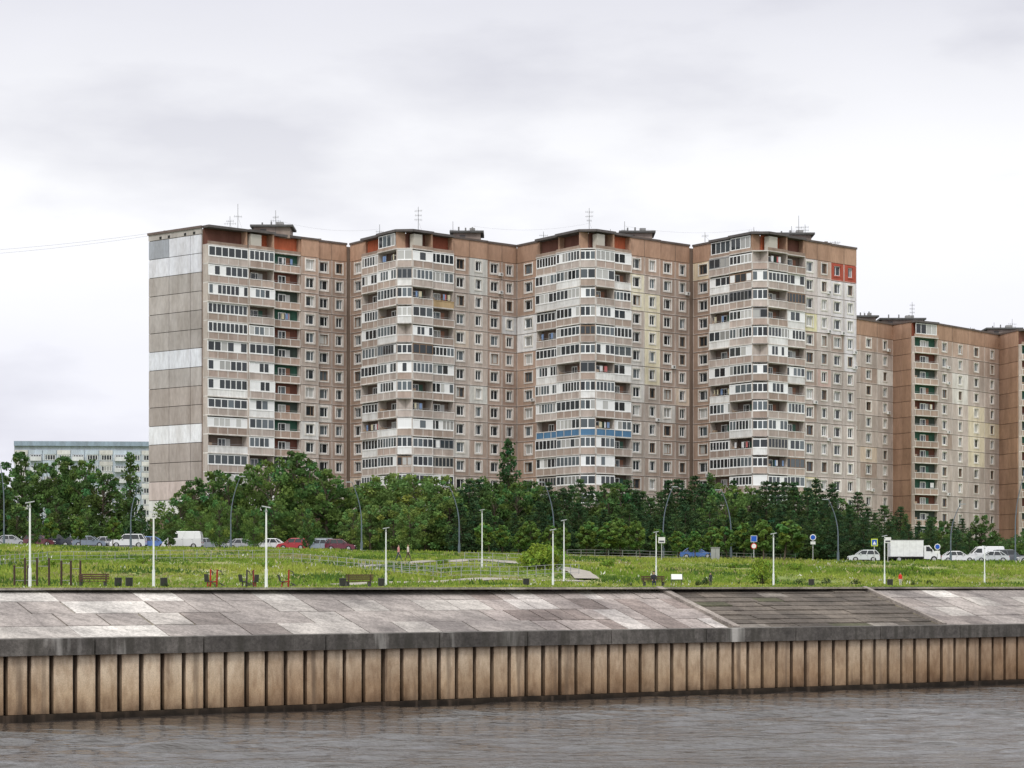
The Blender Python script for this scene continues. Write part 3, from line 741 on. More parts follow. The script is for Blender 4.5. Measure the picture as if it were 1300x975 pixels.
belt('undergrowth',-100,1400,318,342,2.0,4.5,26000,(0.06,0.11,0.035))
for px,y0,yt,w in ((686,724,684,1.0),(967,744,702,0.75)):
    D=ground_D(px,y0) if y0<740 else 200
    plant('bush',BSH[1],2,px,D,yt,w)
plant('bush',BSH[0],2,702,ground_D(702,724),691,0.85); plant('bush',BSH[1],2,672,ground_D(672,723),693,0.85)
for px,D,yt in ((895,196,731),(887,192,735),(938,205,736),(985,205,734),(1013,205,733),(1050,215,732),(1086,210,733),(760,180,739),(150,140,738),(210,140,738),(1180,215,735),(1215,220,736),(800,185,738),(640,170,741),(560,165,741),(1160,208,737),(1280,225,737)):
    plant('shrub',DBS[0],2,px,D,yt,0.8)
for px,y0,yt in ((560,718,706),(770,722,708),(1160,728,716),(340,722,711),(60,722,708),(1010,725,712),(180,716,704),(800,726,716),(1200,732,722),(930,722,712)):
    plant('shrub',BSH[0],2,px,ground_D(px,y0),yt,1.2)
def segd(px_,py_,a,c_):
    dx,dy=c_[0]-a[0],c_[1]-a[1]; t=np.clip(((px_-a[0])*dx+(py_-a[1])*dy)/(dx*dx+dy*dy),0,1)
    return np.hypot(px_-a[0]-t*dx,py_-a[1]-t*dy)
def grass(name,n,seed,hmin=0.12,hmax=0.40):
    r=np.random.default_rng(seed); px=r.uniform(-250,1600,n); u=r.random(n)
    dt=np.array([dtop(p) for p in px])+4.8; D=dt+(294-dt)*u**1.1; X=(px-650)/F*D
    keep=np.ones(n,bool)
    for pts,w_,dz in PATHS:
        for a,c_ in zip(pts[:-1],pts[1:]): keep&=segd(X,D,a,c_)>w_/2+0.2
    px=px[keep];D=D[keep];X=X[keep];n=len(X)
    z=np.array([zf(a,b_) for a,b_ in zip(X,D)])
    pat=np.sin(X*0.21+D*0.05)+np.sin(D*0.17-X*0.09)+0.7*np.sin(X*0.6+D*0.31)+0.5*r.normal(size=n)
    flat=np.clip((D-dt[keep]-10)/60,0.35,1)
    h=(hmin+(hmax-hmin)*np.clip(0.5+0.25*pat,0,1))*(0.6+0.8*r.random(n))*flat
    a=r.uniform(0,np.pi,n); w=np.maximum(h,0.2)*(0.45+0.6*r.random(n)); ca=np.cos(a)*w;sa=np.sin(a)*w
    lx=r.normal(size=n)*0.10;ly=r.normal(size=n)*0.10
    b0=np.stack([X-ca,D-sa,z-0.03],1);b1=np.stack([X+ca,D+sa,z-0.03],1)
    t0=np.stack([X-ca*0.7+lx,D-sa*0.7+ly,z+h*0.9],1);t1=np.stack([X+ca*0.3+lx,D+sa*0.3,z+h*0.55],1)
    t2=np.stack([X+ca*0.9-lx,D+sa*0.9,z+h],1)
    v=np.stack([b0,t0,(b0+b1)/2,(b0+b1)/2,t1,b1,(b0+b1)/2,t2,b1],1).reshape(-1,3)
    f=[(3*i,3*i+1,3*i+2) for i in range(3*n)]
    gcol=np.array([0.18,0.275,0.038]);ycol=np.array([0.33,0.375,0.075]);scol=np.array([0.42,0.38,0.19]); dcol=np.array([0.08,0.15,0.028])
    t=np.clip(0.45+0.35*(np.sin(X*0.11-D*0.07)+np.sin(X*0.05+D*0.13+1)+0.5*r.normal(size=n)),0,1)[:,None]
    K=gcol*(1-t)+ycol*t; m_=r.random(n)<0.05; K[m_]=scol
    st=(np.sin(X*0.17+D*0.09+2)+np.sin(D*0.25-X*0.07)+0.5*r.normal(size=n))>1.75; K[st]=scol*0.85
    dk=(np.sin(X*0.33+1.3*np.sin(D*0.11))+np.sin(D*0.21+X*0.13)+0.8*r.normal(size=n))>1.1; K[dk]=dcol
    fl=r.random(n)<0.010*(1+np.sin(X*0.2)); K[fl]=np.array([0.75,0.75,0.7])
    K=K*(0.75+0.5*r.random((n,1)))
    me=bpy.data.meshes.new(name); me.from_pydata(v.tolist(),[],f); me.materials.append(M_leaf)
    at=me.color_attributes.new('Col','FLOAT_COLOR','CORNER'); at.data.foreach_set('color',np.repeat(np.concatenate([K,np.ones((n,1))],1),9,axis=0).astype(np.float32).ravel())
    o=bpy.data.objects.new(name,me); COL.objects.link(o)
grass('meadow_grass',110000,4)
# ---------------------------------------------------------------- street lamps
def street_lamp(px,D,ytop):
    b=B(); X=PX(px,D); z=zf(X,D); h=zpix(ytop,D)-z
    c=(0.80,0.82,0.84)
    b.box(-0.18,0.18,-0.18,0.18,-0.1,0.08,(0.35,0.34,0.33),M_conc)
    b.tube((0,0,0.08),(0,0,1.1),0.085,0.085,c,M_paint,10); b.tube((0,0,1.1),(0,0,h-0.3),0.06,0.045,c,M_paint,10)
    b.tube((0,0,h-0.3),(0,0,h-0.22),0.08,0.08,(0.3,0.3,0.32),M_paint,10)
    b.tube((0,0,h-0.22),(0,0,h-0.05),0.03,0.03,c,M_paint,6)
    b.hexa([(-0.24,-0.1,h-0.10),(0.24,-0.1,h+0.0),(0.24,0.1,h+0.0),(-0.24,0.1,h-0.10),(-0.24,-0.1,h-0.04),(0.24,-0.1,h+0.05),(0.24,0.1,h+0.05),(-0.24,0.1,h-0.04)],(0.5,0.52,0.55),M_paint)
    b.obj('street_lamp',loc=(X,D,z),rot=random.choice([0.2,3.0,-0.1]))
for a in ((38,125,637),(195,138,650),(338,132,643),(490,180,670),(702,182,672),(982,193,677),(1123,222,680),(1250,232,693),(612,232,647),(716,205,660),(833,222,675)):
    street_lamp(*a)
def road_lamp(px,D,ytop,sx):
    b=B(); X=PX(px,D); z=zf(X,D); h=zpix(ytop,D)-z; c=(0.13,0.16,0.20)
    pts=[];rs=[]
    for k in range(13):
        t=k/12; pts.append((sx*(1.2*max(0,t-0.4)**2/0.36),0,h*t)); rs.append(lerp(0.10,0.04,t))
    b.path(pts,rs,c,M_paint,8); e=pts[-1]
    b.box(e[0]-0.15+0.3*sx-0.3,e[0]+0.3*sx+0.3,-0.12,0.12,e[2]-0.05,e[2]+0.06,(0.35,0.37,0.4),M_paint)
    b.tube((0,0,0),(0,0,1.2),0.15,0.15,c,M_paint,8)
    b.obj('road_lamp',loc=(X,D,z),rot=0)
for px,yt,sx in ((166,612,1),(293,605,1),(459,612,-1),(583,618,-1),(703,612,-1),(842,618,1),(928,622,-1),(1064,634,-1),(1207,640,1),(5,560,-1),(1289,600,1)):
    road_lamp(px,290,yt,sx)
def railing(pts,h=1.0,col=(0.34,0.35,0.37),name='metal_railing',step=1.6):
    b=B(); P=[]
    for a,c_ in zip(pts[:-1],pts[1:]):
        n=max(1,int(math.hypot(c_[0]-a[0],c_[1]-a[1])/step))
        for k in range(n): P.append((lerp(a[0],c_[0],k/n),lerp(a[1],c_[1],k/n)))
    P.append(pts[-1]); P=[(x,y,zf(x,y)) for x,y in P]
    for p in P: b.tube(p,(p[0],p[1],p[2]+h),0.03,0.03,col,M_paint,6)
    for a,c_ in zip(P[:-1],P[1:]):
        for hh in (h,h*0.6,h*0.25): b.tube((a[0],a[1],a[2]+hh),(c_[0],c_[1],c_[2]+hh),0.018,0.018,col,M_paint,5)
    b.obj(name)
railing([gp(110,713),gp(250,711),gp(372,710)])
railing([gp(372,716),gp(440,722),gp(520,728),gp(640,722)])
railing([gp(455,725),gp(560,736),gp(735,730)])
railing([gp(590,713),gp(680,716)])
railing([(PX(720,284),284),(PX(860,286),286),(PX(1010,286),286)],0.9,(0.3,0.31,0.3))
railing([gp(0,720),gp(60,714),gp(110,713)])
# ---------------------------------------------------------------- vehicles
RUB=(0.02,0.02,0.02)
def wheel(b,x,y,r,w):
    s_=1 if y>0 else -1
    b.tube((x,y-w/2,r),(x,y+w/2,r),r,r,RUB,M_plain,18)
    b.tube((x,y+s_*w/2,r),(x,y+s_*(w/2+0.02),r),r*0.62,r*0.58,(0.45,0.45,0.47),M_plain,12)
def car(px,D,kind,col,face=1,name='parked_car',rot=0):
    b=B()
    cfg={'sedan':dict(L=4.4,W=1.72,H=1.45,belt=0.92,hood=0.82,c0=1.25,c1=4.0,r0=1.95,r1=3.35,trunk=0.9),
         'hatch':dict(L=3.9,W=1.68,H=1.50,belt=0.95,hood=0.88,c0=1.05,c1=3.85,r0=1.7,r1=3.45,trunk=0.93),
         'suv':dict(L=4.5,W=1.85,H=1.72,belt=1.08,hood=1.0,c0=1.2,c1=4.42,r0=1.8,r1=4.05,trunk=1.05),
         'van':dict(L=5.0,W=1.95,H=2.15,belt=1.25,hood=1.12,c0=0.75,c1=4.95,r0=1.55,r1=4.8,trunk=1.25)}[kind]
    L,Wd,H,be=cfg['L'],cfg['W'],cfg['H'],cfg['belt']; rw=0.33 if kind!='suv' else 0.36; zb=0.22; hw=Wd/2
    ax=[0.85,L-0.82 if kind!='van' else L-1.0]
    top=[(0.0,0.45),(0.03,0.62),(0.25,cfg['hood']-0.08),(cfg['c0'],be),(cfg['c1'],be),(L-0.06,cfg['trunk']-0.03),(L,0.6),(L,0.4)]
    bot=[(L-0.03,zb)]
    for a_ in sorted(ax,reverse=True):
        for k in range(9):
            t=math.pi*k/8; bot.append((a_+(rw+0.05)*math.cos(t),zb+(rw+0.10)*math.sin(t)))
    bot.append((0.05,zb))
    out=top+bot
    for sgn in (-1,1):
        pts=[(x,sgn*hw,z) for x,z in out]
        b.face(pts if sgn<0 else pts[::-1],col,M_car)
    for i_,(a,c_) in enumerate(zip(out,out[1:]+out[:1])):
        under=i_>=len(top)-1
        b.face([(a[0],-hw,a[1]),(a[0],hw,a[1]),(c_[0],hw,c_[1]),(c_[0],-hw,c_[1])],(0.02,0.02,0.02) if under else col,M_plain if under else M_car)
    c0,c1,r0,r1=cfg['c0'],cfg['c1'],cfg['r0'],cfg['r1']; tw=hw*0.80; bw=hw*0.96; zt=H-0.05
    def cp(x_b,x_t,t,sgn,o=0): return (lerp(x_b,x_t,t),sgn*(lerp(bw,tw,t)+o),lerp(be,zt,t))
    gcol=(0.03,0.035,0.04)
    core=[(c0,-bw,be),(c1,-bw,be),(c1,bw,be),(c0,bw,be),(r0,-tw,zt),(r1,-tw,zt),(r1,tw,zt),(r0,tw,zt)]
    b.hexa(core,gcol if kind!='van' else col,M_glass if kind!='van' else M_car)
    b.hexa([(r0-0.05,-tw-0.02,zt),(r1+0.05,-tw-0.02,zt),(r1+0.05,tw+0.02,zt),(r0-0.05,tw+0.02,zt),(r0+0.15,-tw+0.1,H+0.02),(r1-0.12,-tw+0.1,H+0.02),(r1-0.12,tw-0.1,H+0.02),(r0+0.15,tw-0.1,H+0.02)],col,M_car)
    for sgn in (-1,1):
        for f_ in (0.0,0.42,0.8,1.0):
            xb=lerp(c0,c1,f_); xt=lerp(r0,r1,f_)
            b.tube(cp(xb,xt,0,sgn,0.01),cp(xb,xt,1,sgn,0.01),0.045,0.04,col,M_car,6)
        if kind=='van':
            q=[(lerp(c0,r0,0.1)+0.1,be+0.08),(lerp(c0,c1,0.30),be+0.08),(lerp(c0,c1,0.30),be+0.62),(lerp(c0,r0,0.75)+0.1,be+0.62)]
            b.face([(x,sgn*(lerp(bw,tw,(z-be)/(zt-be))+0.015),z) for x,z in (q if sgn<0 else q[::-1])],gcol,M_glass)
        b.box(c0+0.35,c0+0.5,(hw+0.02) if sgn>0 else -hw-0.18,hw+0.18 if sgn>0 else -hw-0.02,be,be+0.14,col,M_car)
        b.box(0.02,0.22,sgn*hw*0.62-0.16,sgn*hw*0.62+0.16,0.60,0.72,(0.8,0.8,0.78),M_glass)
        b.box(L-0.08,L+0.015,sgn*hw*0.78-0.12,sgn*hw*0.78+0.12,0.68,0.84,(0.4,0.02,0.02),M_glass)
        for dx in (0.42,0.72):
            xx=lerp(c0,c1,dx)-0.05; b.box(xx,xx+0.16,sgn*hw-0.01,sgn*hw+0.015,be-0.14,be-0.11,(0.2,0.2,0.2),M_plain)
            b.box(xx+0.2,xx+0.215,sgn*hw-0.005,sgn*hw+0.006,0.35,be-0.02,(0.03,0.03,0.03),M_plain)
        b.box(1.3,L-1.3,sgn*hw-0.03,sgn*hw+0.012,zb+0.0,zb+0.08,(0.03,0.03,0.03),M_plain)
        for a_ in ax: wheel(b,a_,sgn*(hw-0.12),rw,0.2)
    if kind=='van':
        b.hexa([(c0+0.02,-bw*0.9,be+0.08),(c0+0.12,-bw*0.9,be+0.06),(c0+0.12,bw*0.9,be+0.06),(c0+0.02,bw*0.9,be+0.08),(r0-0.14,-tw*0.9,zt-0.12),(r0,-tw*0.9,zt-0.12),(r0,tw*0.9,zt-0.12),(r0-0.14,tw*0.9,zt-0.12)],gcol,M_glass)
    b.box(-0.04,0.06,-0.55,0.55,0.3,0.5,(0.03,0.03,0.03),M_plain); b.box(-0.05,-0.041,-0.26,0.26,0.36,0.47,(0.8,0.8,0.8),M_plain)
    X=PX(px,D); z=zf(X,D)+0.06
    o=b.obj(name,loc=(0,0,0),rot=(0 if face<0 else math.pi)+rot,bevel=0.03)
    r_=o.rotation_euler[2]; o.location=(X-math.cos(r_)*L/2,D-math.sin(r_)*L/2,z)
def carmat():
    m,nt,b=newmat('car_paint'); a=N(nt,'ShaderNodeAttribute',attribute_name='Col'); nt.links.new(a.outputs['Color'],b.inputs['Base Color'])
    b.inputs['Roughness'].default_value=0.25; b.inputs['Coat Weight'].default_value=0.6; return m
M_car=carmat()
cw=(0.75,0.76,0.78); cs=(0.42,0.43,0.45); cd=(0.03,0.035,0.05); cr=(0.42,0.02,0.03)
for px,D,k,c_,f in ((70,306,'suv',cd,1),(92,308,'sedan',(0.05,0.06,0.09),-1),(115,302,'sedan',(0.2,0.24,0.3),1),(138,305,'sedan',cs,1),(163,300,'suv',cw,-1),(196,302,'hatch',(0.10,0.2,0.5),1),(232,299,'van',cw,-1),(266,304,'sedan',(0.3,0.33,0.36),1),(288,306,'hatch',cd,1),(341,300,'sedan',cw,-1),(372,298,'hatch',cr,-1),(404,300,'sedan',(0.30,0.36,0.42),-1),(418,306,'suv',(0.2,0.22,0.25),1),(433,299,'hatch',(0.14,0.02,0.04),1),(885,303,'sedan',(0.06,0.15,0.4),1),(1096,297.5,'hatch',(0.6,0.63,0.66),-1),(1216,300,'sedan',cw,1),(1250,306,'van',cw,-1),(1258,299,'sedan',(0.55,0.58,0.6),-1),(1281,304,'suv',(0.12,0.13,0.15),1),(1312,300,'sedan',cs,-1),(310,305,'sedan',cs,1),(15,305,'sedan',cs,1),(50,302,'hatch',(0.12,0.03,0.04),1)):
    car(px,D,k,c_,f,rot=random.uniform(-.12,.12))
def truck(px,D):
    b=B(); wv=(0.80,0.81,0.83)
    b.box(-3.0,1.15,-1.05,1.05,0.75,2.75,wv,M_paint)
    b.box(-3.04,1.19,-1.07,1.07,2.75,2.80,(0.6,0.6,0.62),M_paint); b.box(-3.04,1.19,-1.07,1.07,0.68,0.75,(0.35,0.35,0.37),M_paint)
    for x in (-2.2,-1.4,-0.6,0.2): b.box(x,x+0.03,-1.06,-1.05,0.8,2.7,(0.6,0.6,0.62),M_paint)
    b.box(-3.0,3.0,-0.45,0.45,0.45,0.66,(0.05,0.05,0.05),M_plain)
    out=[(1.25,0.45),(1.25,2.1),(1.9,2.15),(2.55,1.4),(3.15,1.2),(3.3,0.95),(3.32,0.4),(2.95,0.4)]
    for k in range(7):
        t=math.pi*k/6; out.append((2.5+0.42*math.cos(t),0.38+0.42*math.sin(t)))
    out.append((2.0,0.4))
    for sg in (-1,1):
        pts=[(x,sg*0.97,z) for x,z in out]; b.face(pts if sg>0 else pts[::-1],wv,M_car)
        q=[(1.5,1.4),(2.35,1.4),(1.88,1.98),(1.5,1.98)]
        b.face([(x,sg*0.985,z) for x,z in (q if sg<0 else q[::-1])],(0.03,0.035,0.04),M_glass)
        b.box(3.2,3.33,sg*0.7-0.15,sg*0.7+0.15,0.75,0.92,(0.7,0.7,0.7),M_glass)
        b.box(2.1,2.25,sg*1.08-0.08,sg*1.08+0.08,1.35,1.7,(0.03,0.03,0.03),M_plain)
        for x in (-1.9,2.5): wheel(b,x,sg*0.86,0.38,0.24)
    for a,c_ in zip(out,out[1:]+out[:1]):
        b.face([(a[0],-0.97,a[1]),(a[0],0.97,a[1]),(c_[0],0.97,c_[1]),(c_[0],-0.97,c_[1])],wv,M_car)
    b.hexa([(2.53,-0.85,1.44),(2.56,-0.85,1.45),(2.56,0.85,1.45),(2.53,0.85,1.44),(1.95,-0.8,2.10),(1.99,-0.8,2.12),(1.99,0.8,2.12),(1.95,0.8,2.10)],(0.03,0.035,0.04),M_glass)
    X=PX(px,D); b.obj('box_truck',loc=(X,D,zf(X,D)+0.06),rot=0,bevel=0.02)
truck(1159,299)
# ---------------------------------------------------------------- signs & furniture
def sign(px,D,ytop,kind):
    b=B(); X=PX(px,D); z=zf(X,D); h=zpix(ytop,D)-z
    b.tube((0,0,0),(0,0,h),0.045,0.045,(0.5,0.5,0.52),M_paint,8)
    def disc(zc,r,c1,c2):
        b.tube((0,-0.07,zc),(0,-0.05,zc),r,r,c1,M_paint,20); b.tube((0,-0.085,zc),(0,-0.07,zc),r*0.75,r*0.75,c2,M_paint,20)
    if kind=='blue': disc(h-0.4,0.38,(0.8,0.8,0.8),(0.02,0.10,0.5)); b.box(-0.3,0.3,-0.08,-0.05,h-1.25,h-0.9,(0.8,0.8,0.8),M_paint)
    if kind=='stop':
        b.box(-0.38,0.38,-0.08,-0.05,h-0.75,h,(0.8,0.8,0.8),M_paint); b.box(-0.34,0.34,-0.09,-0.082,h-0.71,h-0.04,(0.02,0.1,0.5),M_paint)
        disc(h-1.25,0.36,(0.5,0.02,0.02),(0.8,0.8,0.8))
    if kind=='cross':
        b.box(-0.4,0.4,-0.08,-0.05,h-0.9,h,(0.65,0.75,0.05),M_paint); b.box(-0.3,0.3,-0.095,-0.082,h-0.8,h-0.1,(0.02,0.1,0.5),M_paint)
        b.face([(-0.22,-0.1,h-0.7),(0.22,-0.1,h-0.7),(0,-0.1,h-0.25)],(0.8,0.8,0.8),M_paint)
    if kind=='white': b.box(-0.4,0.4,-0.08,-0.05,h-0.7,h,(0.75,0.75,0.75),M_paint); b.box(-0.3,0.3,-0.09,-0.082,h-0.6,h-0.4,(0.1,0.1,0.12),M_paint)
    b.obj('traffic_sign',loc=(X,D,z))
sign(957,282,680,'stop'); sign(1032,288,678,'blue'); sign(1110,288,684,'cross'); sign(840,282,682,'white'); sign(1127,288,682,'white'); sign(1190,294,690,'blue')
def board(px,D):
    b=B()
    for x in (-0.35,0.35): b.tube((x,0,0),(x,0,0.75),0.03,0.03,(0.1,0.1,0.1),M_paint,6)
    b.hexa([(-0.45,-0.22,0.55),(0.45,-0.22,0.55),(0.45,0.12,0.98),(-0.45,0.12,0.98),(-0.45,-0.25,0.59),(0.45,-0.25,0.59),(0.45,0.09,1.02),(-0.45,0.09,1.02)],(0.1,0.1,0.1),M_paint)
    b.hexa([(-0.4,-0.225,0.61),(0.4,-0.225,0.61),(0.4,0.07,0.995),(-0.4,0.07,0.995),(-0.4,-0.245,0.63),(0.4,-0.245,0.63),(0.4,0.055,1.02),(-0.4,0.055,1.02)],(0.75,0.76,0.74),M_paint)
    X=PX(px,D); b.obj('information_board',loc=(X,D,zf(X,D)))
board(859,178)
def bench(px,D,rot=0.0,col=(0.09,0.05,0.03)):
    b=B()
    for x in (-0.75,0.75):
        b.box(x-0.04,x+0.04,-0.25,0.2,0,0.42,(0.06,0.06,0.06),M_paint); b.hexa([(x-0.04,0.2,0.0),(x+0.04,0.2,0.0),(x+0.04,0.27,0.0),(x-0.04,0.27,0.0),(x-0.04,0.3,0.9),(x+0.04,0.3,0.9),(x+0.04,0.36,0.9),(x-0.04,0.36,0.9)],(0.06,0.06,0.06),M_paint)
    for k in range(4): b.box(-0.95,0.95,-0.28+0.13*k,-0.17+0.13*k,0.42,0.46,col,M_paint)
    for k in range(3): b.box(-0.95,0.95,0.2+0.03*k,0.24+0.03*k,0.55+0.13*k,0.64+0.13*k,col,M_paint)
    X=PX(px,D); b.obj('park_bench',loc=(X,D,zf(X,D)),rot=rot)
for px,D in ((455,155),(118,146),(830,184)): bench(px,D,random.uniform(-.3,.3))
def bin_(px,D):
    b=B(); 
    b.tube((0,0,0.12),(0,0,0.62),0.16,0.22,(0.04,0.04,0.04),M_paint,12); b.tube((0,0,0.62),(0,0,0.66),0.24,0.24,(0.10,0.10,0.10),M_paint,12)
    for x in(-0.20,0.20): b.tube((x,0,0),(x,0,0.55),0.025,0.025,(0.1,0.1,0.1),M_paint,6)
    X=PX(px,D); b.obj('litter_bin',loc=(X,D,zf(X,D)))
for px,D in ((150,142),(164,141),(208,144),(435,152),(484,158),(1130,185),(1030,180),(668,165)): bin_(px,D)
def bars(px,D,n,h,sp,name='pull_up_bars'):
    b=B(); c=(0.06,0.035,0.028)
    for k in range(n):
        x=(k-(n-1)/2)*sp; b.tube((x,0,0),(x,0,h),0.07,0.07,c,M_paint,8); b.tube((x,0,h),(x,0,h+0.04),0.085,0.02,c,M_paint,8)
        if k<n-1:
            hh=h-0.15-0.35*(k%2); b.tube((x,0,hh),(x+sp,0,hh),0.02,0.02,(0.3,0.3,0.3),M_paint,6)
            if k%2==0: b.tube((x,0,0.5),(x+sp,0,0.5),0.02,0.02,(0.3,0.3,0.3),M_paint,6)
    X=PX(px,D); b.obj(name,loc=(X,D,zf(X,D)),rot=0.25)
bars(47,150,3,1.9,0.75); bars(90,152,3,1.75,0.6)
bars(27,158,2,1.5,0.9)
def trainer(px,D,rot,c=(0.40,0.03,0.02)):
    b=B(); d=(0.06,0.06,0.06)
    b.box(-0.5,0.5,-0.06,0.06,0,0.08,d,M_paint); b.box(-0.06,0.06,-0.4,0.4,0,0.079,d,M_paint)
    b.tube((0,0,0.05),(0.05,0,1.35),0.07,0.06,c,M_paint,8)
    b.path([(0.05,0,1.3),(0.35,0,1.2),(0.42,0,0.95)],0.035,d,M_paint,6); b.path([(0.05,0,0.5),(-0.45,0,0.45),(-0.5,0,0.1)],0.05,c,M_paint,6)
    b.box(-0.62,-0.3,-0.18,0.18,0.46,0.53,d,M_paint); b.hexa([(-0.66,-0.16,0.55),(-0.6,-0.16,0.53),(-0.6,0.16,0.53),(-0.66,0.16,0.55),(-0.78,-0.16,1.0),(-0.72,-0.16,1.0),(-0.72,0.16,1.0),(-0.78,0.16,1.0)],d,M_paint)
    for s_ in(-1,1): b.tube((0.2,0.02*s_,0.4),(0.45,0.22*s_,0.25),0.03,0.03,d,M_paint,6); b.box(0.38,0.55,0.22*s_-0.06,0.22*s_+0.06,0.2,0.24,d,M_paint)
    X=PX(px,D); b.obj('outdoor_exercise_machine',loc=(X,D,zf(X,D)),rot=rot,scale=0.85)
for px,D,r_,c_ in ((267,140,1.3,(0.40,0.03,0.02)),(275,142,0.3,(0.30,0.03,0.02)),(313,145,1.0,(0.06,0.05,0.05)),(322,146,2.0,(0.2,0.03,0.03)),(366,146,0.4,(0.3,0.03,0.02))): trainer(px,D,r_,c_)
b=B(); b.box(-0.5,0.5,-0.3,0.3,0.1,1.5,(0.33,0.34,0.33),M_paint); b.box(-0.55,0.55,-0.35,0.35,1.5,1.6,(0.25,0.25,0.25),M_paint); b.box(-0.01,0.01,-0.31,-0.3,0.15,1.45,(0.05,0.05,0.05),M_plain); b.box(-0.5,0.5,-0.3,0.3,0,0.08,(0.3,0.3,0.3),M_conc)
D=280; X=PX(908,D); b.obj('utility_cabinet',loc=(X,D,zf(X,D)))
b=B()
def cable(p,q,sag,r=0.035):
    P=[]
    for k in range(17):
        t=k/16; P.append((lerp(p[0],q[0],t),lerp(p[1],q[1],t),lerp(p[2],q[2],t)-sag*4*t*(1-t)))
    b.path(P,r,(0.25,0.25,0.27),M_plain,4)
for y0,y1 in ((303,296),(312,299)): cable((PX(-500,356),356,zpix(y0+5,356)),(PX(192,354),354,zpix(y1,354)),2.6,0.018)
cable((PX(600,361),361,60.2),(PX(748,357),357,60.0),0.8,0.010); cable((PX(352,354),354,60.0),(PX(482,360),360,59.6),0.8,0.010); cable((PX(793,361),361,60.2),(PX(957,360),360,59.6),0.8,0.010)
b.obj('overhead_cable')
